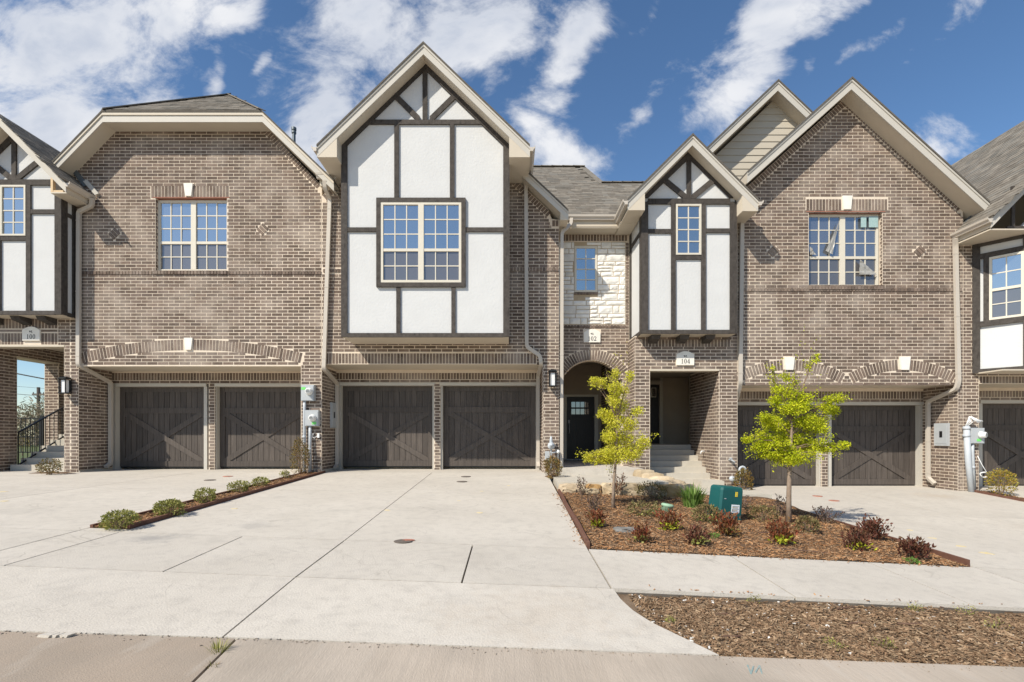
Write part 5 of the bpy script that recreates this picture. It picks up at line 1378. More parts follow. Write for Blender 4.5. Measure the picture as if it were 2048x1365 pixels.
# narrow bed between the first two drives
def zn(x, y): return zg(x, y, L0) + .005 + .010 * bumps(x, y, 5)
soilgrid('mulch_strip', 'narrow mulched bed between two drives', -4.72, -4.34, 5.78, 12.0, zn, 'soil', 8, 80)
chips('wood_mulch', 'shredded mulch in the narrow bed between two drives', 2600, lambda: (random.uniform(-4.71, -4.35), 5.8 + 6.1 * random.random() ** 1.3), zn, 'chips', .02, .07)
slab('slab', -4.76, -4.30, YB, 5.79, L0, D1, gap=.004)
# mulch at the far drives' divider and by the porch pier
def zn2(x, y): return zg(x, y, L1) + .0 + .012 * bumps(x, y, 6)
soilgrid('mulch_strip', 'mulched divider beside the meter pier', 10.74, 11.16, 6, 12.0, zn2, 'soil', 8, 60)
chips('wood_mulch', 'mulch around the gold shrub on the divider', 900, lambda: (random.uniform(10.75, 11.15), random.uniform(9, 11.9)), zn2, 'chips', .02, .06)
def zn3(x, y): return L0 + .012 + .008 * bumps(x, y, 8) - max(0, abs(x + 10.45) - .25) * .04
def patch(cx, cy, rx, ry, fz, label, seed):
    V = [(cx, cy, fz(cx, cy) + .02)]; n = 22; rg = random.Random(seed)
    for k in (0.55, 1.0):
        for i in range(n): a = 2 * math.pi * i / n; q = k * rg.uniform(.85, 1.1); x = cx + rx * q * math.cos(a); y = cy + ry * q * math.sin(a); V.append((x, y, fz(x, y) + (.012 if k < 1 else -.02)))
    Fc = [(0, 1 + i, 1 + (i + 1) % n) for i in range(n)] + [(1 + i, 1 + n + i, 1 + n + (i + 1) % n, 1 + (i + 1) % n) for i in range(n)]
    o = mk('mulch_patch', V, Fc, 'soil', None, True); props(o, label, kind='structure'); return o
xsh, ysh = X(103, 11.75), 11.75
patch(X(104, 11.7), 11.72, .62, .17, lambda x, y: zg(x, y, L0) + .01, 'mulch patch at the foot of the porch pier', 3)
patch(X(1106, 11.3), 11.3, .2, .28, lambda x, y: zg(x, y, L0) + .01, 'mulch pocket beside the arched entry pier', 4)
patch(X(1487, 11.6), 11.45, .22, .3, lambda x, y: zg(x, y, L1) + .01, 'mulch pocket beside the porch pier of plaque 104', 6)

def spill():
    k = random.random()
    if k < .4: return random.uniform(.95, 5.0), YB - abs(random.gauss(0, .035))
    if k < .55: return random.choice((1.3, 2.1, 3.4, 4.6)) + random.gauss(0, .3), YM + abs(random.gauss(0, .05))
    if k < .9: return .86 - abs(random.gauss(0, .05)), random.uniform(5.8, 9.2)
    return 5.14 + abs(random.gauss(0, .06)), random.uniform(5.8, 9.5)
chips('wood_mulch', 'stray mulch shreds scattered over the paving beside the beds', 360, spill, lambda x, y: zg(x, y) - .002, 'chips', .008, .035)
# steel edging
def edging(pts, label, h=.06):
    mb = MB(); V = []
    o = MB().sweep([Vector(p) + Vector((0, 0, h / 2 - .03)) for p in pts], .035, h + .06, ref=(0, 0, 1)).build('edging', 'edging', None)
    return props(o, label, 'edging')
ed = [(-4.32, y, zg(-4.32, y, L0)) for y in np.linspace(5.80, 11.95, 14)]; edging(ed, 'rust brown edging along the narrow shrub bed, on the side of the long driveway joint', .05)
ed = [(-4.74, y, zg(-4.74, y, L0)) for y in np.linspace(5.80, 11.9, 14)]; edging(ed, 'thin rust brown edging behind the green shrubs of the narrow bed', .035)
ed = [(.885 + .008 * math.sin(y * 3), y, zg(.88, y, L0) + .008) for y in np.linspace(5.72, 9.3, 9)]; edging(ed, 'rust brown edging between the long driveway and the planted bed', .05)
ed = [(5.105, y, zg(5.1, y, L1) + .012) for y in np.linspace(5.70, 9.6, 9)]; edging(ed, 'rust brown edging between the planted bed and the twin-arch driveway', .055)
ed = [(10.73, y, zg(10.73, y, L1)) for y in np.linspace(7, 11.9, 7)]; edging(ed, 'rust brown edging on the divider below the meter pier', .05)

# entry walk, porch slab and stone retaining wall
wz = -.885
PW = MB().box(.93, 3.02, 9.74, 11.46, wz - .3, wz).build('walkway', 'step_concrete', None); props(PW, 'concrete entry walk behind the stone wall', kind='structure')
slabp = MB().box(1.16, 3.0, 11.46, 12.1, wz - .3, -.745).build('slab', 'concrete', PW); MB().box(1.17, 2.9, 12.1, 16.05, wz - .3, -.747).build('slab', 'concrete', PW)
PL = MB().box(2.98, 5.25, 10.25, 12.3, -1.5, -1.175).build('walkway', 'step_concrete', None); props(PL, 'concrete landing at the foot of the porch steps', kind='structure')
MB().box(4.4, 4.92, 11.75, 12.25, -1.175, -1.04).build('step', 'step_concrete', PL)
SWL = empty('stone_wall', (2.1, 9.65, -1.2), 'low dry wall of tan and rust stones holding up the entry walk', 'stone wall')
def rock(name, x0, x1, y0, y1, z0, z1, m, parent, seed, j=.02):
    rg = random.Random(seed); n = 4; V = []; Fc = []; idx = {}
    for i in range(n + 1):
        for k in range(n + 1):
            for l in range(n + 1):
                if 0 < i < n and 0 < k < n and 0 < l < n: continue
                a, b, c = i / n, k / n, l / n
                e = sum(1 for q in (i, k, l) if q in (0, n)); sh = (0, 0, .10, .2)[e]
                p = Vector((x0 + (x1 - x0) * (a * (1 - sh) + .5 * sh), y0 + (y1 - y0) * (b * (1 - sh) + .5 * sh), z0 + (z1 - z0) * (c * (1 - sh) + .5 * sh)))
                idx[i, k, l] = len(V); V.append(p + Vector((rg.gauss(0, j * .5), rg.gauss(0, j * .6), rg.gauss(0, j * .35))))
    for ax in range(3):
        for s in (0, n):
            for p in range(n):
                for q in range(n):
                    def ky(a, b):
                        t = [0, 0, 0]; t[ax] = s; t[(ax + 1) % 3] = a; t[(ax + 2) % 3] = b; return idx[tuple(t)]
                    f = (ky(p, q), ky(p + 1, q), ky(p + 1, q + 1), ky(p, q + 1)); Fc.append(f if s else f[::-1])
    return mk(name, V, Fc, m, parent, False)
xx = .93; rg = random.Random(2)
for k, w in enumerate((.50, .30, .27, .42, .36, .44)):
    zb = zbed(xx + w / 2, 9.6) - .06; rock('stone', xx, xx + w - .012, 9.56, 9.80, zb, wz - .005 - rg.random() * .02 - (.02 if k > 3 else 0), 'rust_stone' if k in (5, 1) else 'sandstone', SWL, k + 3); xx += w
for k in range(5):
    w = rg.uniform(.18, .3); x = .98 + k * .42; rock('stone', x, x + w, 9.52, 9.62, zbed(x, 9.5) - .05, zbed(x, 9.5) + rg.uniform(.06, .12), 'sandstone', SWL, k + 30, .018)
# sloping cheek of flagstones down to the other porch
for k in range(5):
    y0 = 11.42 - .36 * k; z1 = -.74 - .045 * k; rock('stone', 2.72 + .06 * k, 3.16 + .10 * k, y0 - .37, y0, -1.25, z1, 'sandstone', SWL, 50 + k, .012)

# marks and covers on the concrete
def blob(name, x, y, rx, ry, fz, m, parent, seed, h=.003):
    rg = random.Random(seed); n = 14; pts = []
    for i in range(n): a = 2 * math.pi * i / n; q = rg.uniform(.55, 1.15); pts.append((x + rx * q * math.cos(a), y + ry * q * math.sin(a)))
    return MB().prism([(a, b, fz(a, b) - .006) for a, b in pts], (0, 0, .006 + h)).build(name, m, parent)
def gpt(px, py, lev):
    lo, hi = 2.0, 13.0
    for _ in range(40):
        Y = (lo + hi) / 2; x = X(px, Y)
        if Z(py, Y) > zg(x, Y, lev): lo = Y
        else: hi = Y
    return X(px, Y), Y
for k, (px, py, D, lev, w) in enumerate(((470, 1018, D1, L0, .05), (775, 1021, D1, L0, .05), (960, 1026, D1, L0, .05), (963, 983, D1, L0, .04), (918, 1002, D1, L0, .03), (1017, 972, D1, L0, .04), (6, 984, D0, L0, .07), (8, 1003, D0, L0, .06),
                                    (1865, 1077, D2_, L1, .06), (1922, 1093, D2_, L1, .07), (1973, 1107, D2_, L1, .08), (1820, 1061, D2_, L1, .05))):
    x, y = gpt(px, py, lev); blob('paint_mark', x, y, w, w * .8, lambda a, b, l=lev: zg(a, b, l), 'paint_yellow', D, k + 90)
for k, (px, py, D, lev, m, r_) in enumerate(((932, 954, D1, L0, 'cover_dark', .11), (924, 964, D1, L0, 'cover_dark', .11), (420, 961, D0, L0, 'cover_dark', .11), (456, 953.5, D0, L0, 'cover_red', .10), (1635, 993, D2_, L1, 'cover_red', .10), (1668, 1002, D2_, L1, 'cover_red', .10), (806, 1083.5, D1, L0, 'cover_dark', .10))):
    x, y = gpt(px, py, lev); mb = MB(); z = zg(x, y, lev)
    o = MB().lathe((x, y, z - .01), (0, 0, 1), [(r_, 0), (r_, .016), (r_ * .9, .019)], 24).build('cleanout_cover', m, D)
    MB().lathe((x, y, z + .004), (0, 0, 1), [(r_ * .2, 0), (r_ * .2, .008)], 8).build('plug', 'cover_dark', o)
x, y = gpt(806, 1083.5, L0); blob('rust_chip', x + .06, y + .03, .07, .03, lambda a, b: zg(a, b, L0) + .012, 'cover_red', D1, 5)
def stroke(pts, w, m, parent):
    mb = MB()
    for (p, q) in zip(pts[:-1], pts[1:]): mb.bar(Vector(p), Vector(q), w, .003)
    mb.build('paint_mark', m, parent)
for pts in ([(1495, 1331), (1502, 1349)], [(1502, 1349), (1507, 1333)], [(1511, 1346), (1519, 1332)], [(1519, 1332), (1524, 1349)]):
    def gr(px, py):
        Y = 3.1
        for _ in range(30): Y = -zroad(X(px, Y), Y) * F / (py - HY)
        return (X(px, Y), Y, zroad(X(px, Y), Y) + .002)
    stroke([gr(*p) for p in pts], .008, 'paint_teal', RD)

# ================================================================ planting
def leaves(C, D, L_, W_, fold=.25):
    """leaf blades at C pointing along D (arrays)"""
    n = len(C); up = RNG.normal(0, 1, (n, 3)); s = np.cross(D, up); s /= np.linalg.norm(s, axis=1)[:, None] + 1e-9; nn = np.cross(s, D)
    L_ = np.broadcast_to(L_, n)[:, None]; W_ = np.broadcast_to(W_, n)[:, None]; V = np.zeros((n, 4, 3))
    V[:, 0] = C; V[:, 1] = C + D * L_ * .5 + s * W_ / 2 + nn * L_ * .08; V[:, 2] = C + D * L_; V[:, 3] = C + D * L_ * .5 - s * W_ / 2 + nn * L_ * .08
    return V.reshape(-1, 3), np.arange(n * 4).reshape(n, 4)


def unit(n):
    d = RNG.normal(0, 1, (n, 3)); return d / np.linalg.norm(d, axis=1)[:, None]


def shrub(x, y, z, w, h, m, label, n=260, leaf=.035, sparse=0.0, name='shrub', m2=None, stems=9, low=0.12, cat='shrub', group=None):
    E = empty(name, (x, y, z), label, cat, group)
    mb = MB(); tips = []
    for i in range(stems):
        a = 2 * math.pi * (i + random.random() * .7) / stems; r = random.uniform(.25, 1) * w / 2; hh = h * random.uniform(.6, 1.0) * (1 - .35 * (r / (w / 2)) ** 2)
        p0 = Vector((x + math.cos(a) * .02, y + math.sin(a) * .02, z - .02)); p1 = Vector((x + math.cos(a) * r * .5, y + math.sin(a) * r * .5, z + hh * .5)); p2 = Vector((x + math.cos(a) * r, y + math.sin(a) * r, z + hh))
        mb.tube([p0, p1, p2], .005, 5, [1.2, .8, .35]); tips.append((p0, p1, p2))
    mb.build('stems', 'twig', E)
    C = []; D = []; dense = sparse < .25; lob = [(random.gauss(0, 1), random.gauss(0, 1), random.gauss(0, 1), random.uniform(.75, 1.2)) for _ in range(9)]
    lob = [(Vector(q[:3]).normalized(), q[3]) for q in lob]
    for k in range(int(n * (1.9 if dense else 1.5))):
        if dense:
            d = Vector((random.gauss(0, 1), random.gauss(0, 1), random.gauss(.25, .8))).normalized(); g = max(lob, key=lambda q: q[0].dot(d)); r = g[1] * (.45 + .55 * random.random() ** .5)
            c = Vector((x + d.x * r * w / 2, y + d.y * r * w / 2, z + h * .42 + d.z * r * h * .52)); o_ = d
        else:
            p0, p1, p2 = random.choice(tips); t = random.uniform(low, 1.0) ** .75; b = p0 * (1 - t) ** 2 + p1 * 2 * t * (1 - t) + p2 * t * t
            j = (1 - sparse) * .12 * w + .012; c = b + Vector((random.gauss(0, j), random.gauss(0, j), random.gauss(0, j * .7))); o_ = Vector((c.x - x, c.y - y, .4 * h))
        if c.z < z + .005: c.z = z + .005 + random.random() * .03
        C.append(tuple(c)); d = o_.normalized() * .7 + Vector((random.gauss(0, .45), random.gauss(0, .45), .35 + random.gauss(0, .4))); d.normalize(); D.append(tuple(d))
    C = np.array(C); D = np.array(D); V, Fq = leaves(C, D, RNG.uniform(.6, 1.25, len(C)) * leaf, RNG.uniform(.35, .6, len(C)) * leaf)
    mk('foliage', V, Fq, m, E)
    if m2:
        k = n // 5; C2 = np.stack([x + RNG.normal(0, w * .2, k), y - w * .2 + RNG.normal(0, w * .12, k), z + .02 + RNG.uniform(0, h * .28, k)], 1); d2 = unit(k); d2[:, 2] = abs(d2[:, 2])
        V, Fq = leaves(C2, d2, leaf * 1.1, leaf * .55); mk('new_growth', V, Fq, m2, E)['kind'] = 'stuff'
    return E


def on_ground(px, py, fz, lo=4.0, hi=12.5):
    for _ in range(40):
        Y = (lo + hi) / 2
        if Z(py, Y) > fz(X(px, Y), Y): lo = Y
        else: hi = Y
    return X(px, Y), Y, fz(X(px, Y), Y)


def sh(px, py, wpx, hpx, m, label, fz, **k):
    x, y, z = on_ground(px, py, fz); s = y / F; return shrub(x, y, z, wpx * s, hpx * s, m, label, **k)


gp = 'evergreen shrubs in the narrow bed'
sh(238, 1058, 56, 36, 'leaf_green', 'rounded green shrub at the road end of the narrow bed', zn, n=520, leaf=.034, group=gp, stems=14)
sh(339, 1031, 54, 36, 'leaf_green', 'widest green shrub, second from the road in the narrow bed', zn, n=560, leaf=.034, group=gp, stems=14)
sh(411, 1006, 42, 29, 'leaf_green', 'green shrub third from the road in the narrow bed', zn, n=420, leaf=.034, group=gp, stems=12)
sh(478, 985, 40, 23, 'leaf_green', 'green shrub fourth from the road in the narrow bed', zn, n=360, leaf=.034, group=gp, stems=12)
sh(521, 973, 34, 19, 'leaf_green', 'green shrub fifth from the road in the narrow bed', zn, n=300, leaf=.034, group=gp)
sh(571, 957, 20, 17, 'leaf_green', 'smallest green shrub next to the electric conduits', zn, n=150, leaf=.032, group=gp)
sh(600, 948, 34, 78, 'leaf_orange', 'tall narrow shrub with orange tips beside the electric conduits', zn, n=520, leaf=.045, stems=10)
sh(101, 948, 40, 30, 'leaf_olive', 'olive shrub on the mulch patch by the porch of plaque 100', lambda x, y: zg(x, y, L0) + .02, n=230, leaf=.05, m2='leaf_orange')
sh(1107, 956, 40, 46, 'leaf_orange', 'bushy orange and green shrub under the gas regulator', lambda x, y: zg(x, y, L0) + .02, n=420, leaf=.045)
sh(1487, 990, 36, 58, 'leaf_orange', 'orange tipped shrub beside the looped pipe at the porch pier', lambda x, y: zg(x, y, L1) + .02, n=420, leaf=.05)
sh(2003, 991, 44, 58, 'leaf_gold', 'golden feathery shrub on the divider by the garage edge', zn2, n=480, leaf=.05)
B = zbed
sh(1194, 1056, 35, 42, 'leaf_red', 'red shrub with lime base near the edging of the long driveway', B, n=200, leaf=.05, sparse=.5, m2='leaf_lime')
sh(1336, 1061, 49, 46, 'leaf_red', 'red shrub with yellow base in front of the pale green valve cap', B, n=240, leaf=.05, sparse=.4, m2='leaf_lime')
sh(1281, 1086, 39, 42, 'leaf_red', 'thin red and green shrub beside the flat grey stone', B, n=170, leaf=.05, sparse=.6, m2='leaf_green')
sh(1394, 1091, 45, 38, 'leaf_wine', 'dark red shrub closest to the sidewalk, between two redder ones', B, n=240, leaf=.05, sparse=.4, m2='leaf_green')
sh(1454, 1073, 51, 48, 'leaf_red', 'bright red shrub in front of the green utility pedestal', B, n=330, leaf=.05, sparse=.3, m2='leaf_orange')
sh(1560, 1089, 53, 52, 'leaf_red', 'red shrub with lime base in front of the bushy tree trunk', B, n=360, leaf=.05, sparse=.3, m2='leaf_lime')
sh(1616, 1066, 46, 38, 'leaf_olive', 'olive mound just behind the red shrub at the bushy tree', B, n=259, leaf=.04)
sh(1711, 1101, 49, 46, 'leaf_wine', 'wine red shrub with yellow leaves at its foot', B, n=260, leaf=.05, sparse=.4, m2='leaf_lime')
sh(1744, 1080, 61, 46, 'leaf_wine', 'wine red spreading shrub leaning over the driveway edging', B, n=320, leaf=.055, sparse=.35)
sh(1826, 1116, 55, 42, 'leaf_wine', 'dark wine shrub at the narrow tip of the planted bed', B, n=280, leaf=.055, sparse=.35)
sh(1304, 996, 62, 32, 'leaf_olive', 'dark olive mound against the stone wall', B, n=374, leaf=.04, stems=14)
sh(1288, 1032, 66, 30, 'leaf_olive', 'low spreading olive shrub beside the pale green valve cap', B, n=302, leaf=.042, stems=14, m2='leaf_green')
sh(1416, 1044, 62, 38, 'leaf_olive', 'olive shrub at the foot of the green utility pedestal', B, n=331, leaf=.045, m2='leaf_green')
sh(1524, 1042, 52, 34, 'leaf_olive', 'olive shrub between the green pedestal and the bushy tree', B, n=259, leaf=.042)
sh(1238, 992, 43, 54, 'leaf_wine', 'airy red shrub behind the slender tree trunk', B, n=130, leaf=.04, sparse=.8)
sh(1163, 992, 44, 40, 'leaf_plum', 'airy grey red shrub at the end of the stone wall', B, n=130, leaf=.035, sparse=.8)
sh(1188, 1022, 52, 42, 'leaf_plum', 'sparse plum shrub left leafless in front of the stone wall'.replace('left ', ''), B, n=190, leaf=.035, sparse=.7)
sh(1558, 1034, 44, 50, 'leaf_plum', 'sparse plum shrub behind the bushy tree trunk', B, n=130, leaf=.04, sparse=.85)
sh(1650, 1046, 60, 40, 'leaf_plum', 'sparse plum shrub in the shadow of the bushy tree', B, n=170, leaf=.04, sparse=.85)
sh(1484, 1018, 44, 34, 'leaf_plum', 'sparse plum shrub behind the green utility pedestal', B, n=110, leaf=.04, sparse=.85)


def tuft(px, py, wpx, hpx, n, m, label, fz, name='grass_tuft', cat='grass', lo=4, hi=12.5, bw=.02):
    x, y, z = on_ground(px, py, fz, lo, hi); s = y / F; w = wpx * s; h = hpx * s; V = []; Fc = []
    for i in range(n):
        a = random.uniform(0, 2 * math.pi); r = random.random() ** .6 * w * .22; bx, by = x + r * math.cos(a), y + r * math.sin(a) * .7; ln = h * random.uniform(.7, 1.25); out = random.uniform(.1, .75) * w * .5
        sd = Vector((-math.sin(a), math.cos(a), 0)); b = len(V); pr = []
        for t, k in ((0, 1), (.4, 1), (.75, .7), (1, .08)):
            p = Vector((bx + math.cos(a) * out * t ** 1.6, by + math.sin(a) * out * t ** 1.6, z - .01 + ln * (t - .35 * t ** 3 * (out / (w * .5))))); V += [p - sd * bw / 2 * k, p + sd * bw / 2 * k]
        Fc += [(b + 2 * i_, b + 2 * i_ + 1, b + 2 * i_ + 3, b + 2 * i_ + 2) for i_ in range(3)]
    o = mk(name, V, Fc, m); return props(o, label, cat)


tuft(1386, 1014, 84, 44, 150, 'leaf_blade', 'clump of green strap leaves beside the green utility pedestal', B, name='strap_leaf_plant', cat='plant', bw=.022)
zr_ = lambda x, y: zroad(x, y) - .03
tuft(437, 1312, 60, 34, 60, 'leaf_green', 'weed tuft growing in the road crack', zr_, lo=2.4, hi=3.3, bw=.004)
tuft(425, 1344, 40, 22, 36, 'leaf_olive', 'dry grass lower in the road crack', zr_, lo=2.4, hi=3.3, bw=.004)
zs = zstrip
for (px, py, w, h, lab) in ((1340, 1248, 18, 14, 'small green weed near the curved concrete edge'), (1510, 1198, 24, 16, 'dark weed by the sidewalk, close to the curved edge'), (1668, 1298, 30, 20, 'dark green weed in the middle of the roadside mulch'),
                        (1772, 1296, 34, 18, 'wide dark weed near the road gutter'), (1828, 1224, 22, 16, 'dark weed under the sidewalk edge'), (1930, 1232, 44, 22, 'leafy dark weed clump at the sidewalk edge'), (1990, 1262, 40, 22, 'weed clump in the roadside mulch near the picture edge'.replace(' near the picture edge', ' far from the drive'))):
    x, y, z = on_ground(px, py, zs, 3.0, 4.27); s = y / F; shrub(x, y, z, w * s, h * s, 'leaf_green', lab, n=46, leaf=.018, sparse=.5, name='weed', stems=5, cat='weed')
for (px, py, lab) in ((1824, 1127, 'bright green sprout near the tip of the planted bed'), (1427, 1076, 'green sprout between red shrubs in the planted bed')):
    x, y, z = on_ground(px, py, B); shrub(x, y, z, .13, .05, 'leaf_blade', lab, n=60, leaf=.03, name='weed', stems=5, cat='weed')
# sticks and stones lying in the mulch
def stick(px, py, L_, ang, lab, fz, lo, hi, r=.008):
    x, y, z = on_ground(px, py, fz, lo, hi); d = Vector((math.cos(ang), math.sin(ang), 0)); p = [Vector((x, y, 0)) + d * (t * L_) for t in (-.5, -.2, .15, .5)]
    o = MB().tube([Vector((q.x, q.y + random.uniform(-.008, .008), fz(q.x, q.y) + r + .006)) for q in p], r, 7, [1, 1.1, .95, .8]).build('stick', 'stick'); props(o, lab, 'stick', 'sticks in the mulch')
for a in ((1450, 1232, .17, .05, 'dark stick near the curved concrete edge'), (1466, 1278, .14, .08, 'short dark stick close to the road gutter'), (1692, 1219, .16, .15, 'dark stick near the sidewalk edge of the strip'),
          (1715, 1250, .16, 0.02, 'thin stick in the middle of the roadside strip'), (1830, 1251, .24, -.12, 'long dark stick in the roadside strip'), (1895, 1220, .14, .0, 'stick by the weeds at the sidewalk edge')): stick(*a, zs, 3.0, 4.6)
for a in ((1545, 1068, .35, -.12, 'thin branch lying beside the red shrub at the bushy tree'), (1600, 1104, .62, -.1, 'long thin branch lying near the sidewalk in the bed')): stick(*a, B, 4, 12, .009)
x, y, z = on_ground(1251, 1062, B); o = rock('flat_stone', x - .15, x + .15, y - .10, y + .12, z - .05, z + .035, 'grey_rock', None, 77, .012); props(o, 'flat grey stone lying in the planted bed', 'stone')
rg = random.Random(12)
mb = MB()
for i in range(260):
    x = 1.0 + rg.random() ** 1.6 * 3.0; y = rg.uniform(YF + .02, YM - .03)
    if x < flx(y): x = flx(y) + rg.random() * .12
    s_ = rg.uniform(.004, .016); mb.obox((x, y, zstrip(x, y) + s_ * .3), Vector((rg.gauss(0, 1), rg.gauss(0, 1), .3)).normalized(), Vector((0, .2, 1)).normalized(), Vector((1, 0, .1)).normalized(), s_ * 1.3, s_ * .8, s_)
props(mb.build('pebbles', 'limestone'), 'pale pebbles among the roadside wood chips', 'pebbles', kind='stuff')


# ---------------------------------------------------------------- trees
def tree(px, py, label, trunk_h, top, mleaf, clumps, nleaf, leaf, lean=0.0, r0=.028, twigs=()):
    x, y, z = on_ground(px, py, B); E = empty('young_tree', (x, y, z), label, 'tree'); base = Vector((x, y, z))
    path = [base + Vector((0, 0, -.08)), base + Vector((lean * .1, 0, trunk_h * .5)), base + Vector((lean * .3 + .01, 0.02, trunk_h)), base + Vector((lean * .6 + .015, .0, trunk_h + (top - trunk_h) * .4)), base + Vector((lean, .01, trunk_h + (top - trunk_h) * .78))]
    MB().tube(path, r0, 10, [1.25, .95, .85, .5, .16]).build('trunk', 'bark', E, True)
    s = y / F; br = MB(); tips = []
    for (cx, cy, rx, ry) in clumps:              # crown masses given in the view's own metres
        c = base + Vector((cx, random.uniform(-.22, .22), cy)); t = min(max((c.z - z - trunk_h * .85) / (top - trunk_h), 0.0), .8)
        k = max(min(t * .75, .7), .0); st = path[2].lerp(path[4], k); mid = st.lerp(c, .55) + Vector((0, 0, .04)); br.tube([st, mid, c], .009, 6, [1.0, .65, .25])
        for j in range(max(5, int(14 * rx * ry / .04))):
            d = Vector((random.gauss(0, rx * .75), random.gauss(0, rx * .75), random.gauss(0, ry * .75))); e = c + d; m_ = mid.lerp(c, .5); br.tube([m_, m_.lerp(e, .6) + Vector((0, 0, .02)), e], .0035, 4, [1, .7, .3]); tips.append((m_, e, rx))
    for (ax, az, bx_, bz) in twigs: br.tube([base + Vector((ax, 0, az)), base + Vector(((ax + bx_) / 2, .03, (az + bz) / 2 + .02)), base + Vector((bx_, .02, bz))], .005, 5, [1, .6, .25]); tips += [(base + Vector(((ax + bx_) / 2, .02, (az + bz) / 2)), base + Vector((bx_, .02, bz)), .02)] * 1
    br.build('branches', 'twig', E)
    n = nleaf; C = np.zeros((n, 3)); D = np.zeros((n, 3)); wts = np.array([t[2] for t in tips]); wts /= wts.sum(); pick = RNG.choice(len(tips), n, p=wts)
    cw = np.array([c[2] * c[3] for c in clumps]); cw /= cw.sum(); cp = RNG.choice(len(clumps), n, p=cw); ys_ = [random.uniform(-.2, .2) for _ in clumps]
    for i in range(n):
        d = Vector((random.gauss(0, .6), random.gauss(0, .6), random.gauss(0, .5)))
        if random.random() < .62:
            cx, cy, rx, ry = clumps[cp[i]]; q = Vector((random.gauss(0, 1), random.gauss(0, 1), random.gauss(0, 1))).normalized() * random.uniform(.35, 1.05)
            c = base + Vector((cx + q.x * rx, ys_[cp[i]] + q.y * rx * .9, cy + q.z * ry)); d += q * .5
        else:
            a, b, rx = tips[pick[i]]; t = random.uniform(.25, 1.08); c = a.lerp(b, t) + Vector((random.gauss(0, .03), random.gauss(0, .03), random.gauss(0, .03))); d += (b - a).normalized() * .5
        d.normalize(); C[i] = c; D[i] = d
    V, Fq = leaves(C, D, RNG.uniform(.55, 1.2, n) * leaf, RNG.uniform(.5, .85, n) * leaf); mk('crown', V, Fq, mleaf, E)
    return E


def cl(base_px, base_py, s, L_): return [((a - base_px) * s, (base_py - b) * s, rx * s, ry * s) for a, b, rx, ry in L_]
s1 = 8.95 / F
tree(1226, 1016, 'slender young tree with pale yellow-green leaves in front of the arched entry', .66, 2.35, 'leaf_tree_pale',
     cl(1226, 1016, s1, [(1235, 915, 39, 17), (1203, 922, 23, 13), (1182, 922, 14, 9), (1268, 910, 21, 17), (1283, 895, 14, 14), (1241, 888, 28, 16), (1217, 882, 16, 12), (1257, 860, 16, 14), (1230, 850, 23, 15), (1212, 838, 14, 10), (1244, 825, 16, 14), (1227, 815, 16, 12),
                         (1268, 835, 12, 9), (1224, 790, 15, 10), (1244, 795, 12, 13), (1203, 778, 12, 7), (1188, 776, 9, 6), (1230, 765, 9, 10), (1253, 770, 8, 10)]), 17000, .027, lean=.10, r0=.027,
     twigs=((.05, 1.9, .12, 2.62), (.06, 1.8, .02, 2.5), (.05, 1.75, -.12, 2.3), (.05, 1.8, .28, 2.75), (.06, 1.7, .2, 2.5)))
s2 = 8.05 / F
tree(1577, 1046, 'bushy young tree with bright lime leaves in front of the twin garage arches', .84, 2.3, 'leaf_spring',
     cl(1577, 1046, s2, [(1578, 917, 34, 16), (1540, 917, 18, 8), (1525, 902, 18, 11), (1508, 888, 12, 8), (1552, 892, 26, 14), (1590, 884, 26, 15), (1625, 897, 22, 12), (1655, 902, 18, 11), (1672, 898, 10, 9), (1568, 862, 28, 14), (1605, 854, 24, 14), (1630, 867, 16, 12), (1540, 850, 18, 10),
                         (1524, 842, 10, 7), (1578, 827, 26, 14), (1612, 822, 20, 13), (1640, 827, 14, 10), (1552, 812, 14, 10), (1580, 797, 20, 10), (1600, 807, 16, 9), (1645, 810, 18, 4), (1670, 809, 10, 3), (1560, 790, 12, 7), (1635, 852, 12, 12), (1662, 832, 10, 10), (1538, 880, 18, 9), (1575, 927, 20, 9), (1560, 767, 8, 5), (1588, 769, 8, 5), (1618, 740, 5, 3), (1632, 726, 4, 3), (1548, 750, 4, 3)]), 27000, .0275, lean=.06, r0=.036,
     twigs=((.04, 1.9, .40, 2.50), (.04, 1.9, .18, 2.72), (.05, 1.95, .46, 2.78), (.04, 1.9, -.12, 2.45), (.04, 1.85, .60, 2.25), (.05, 1.9, .28, 2.95)))
x, y, z = on_ground(1577, 1046, B)
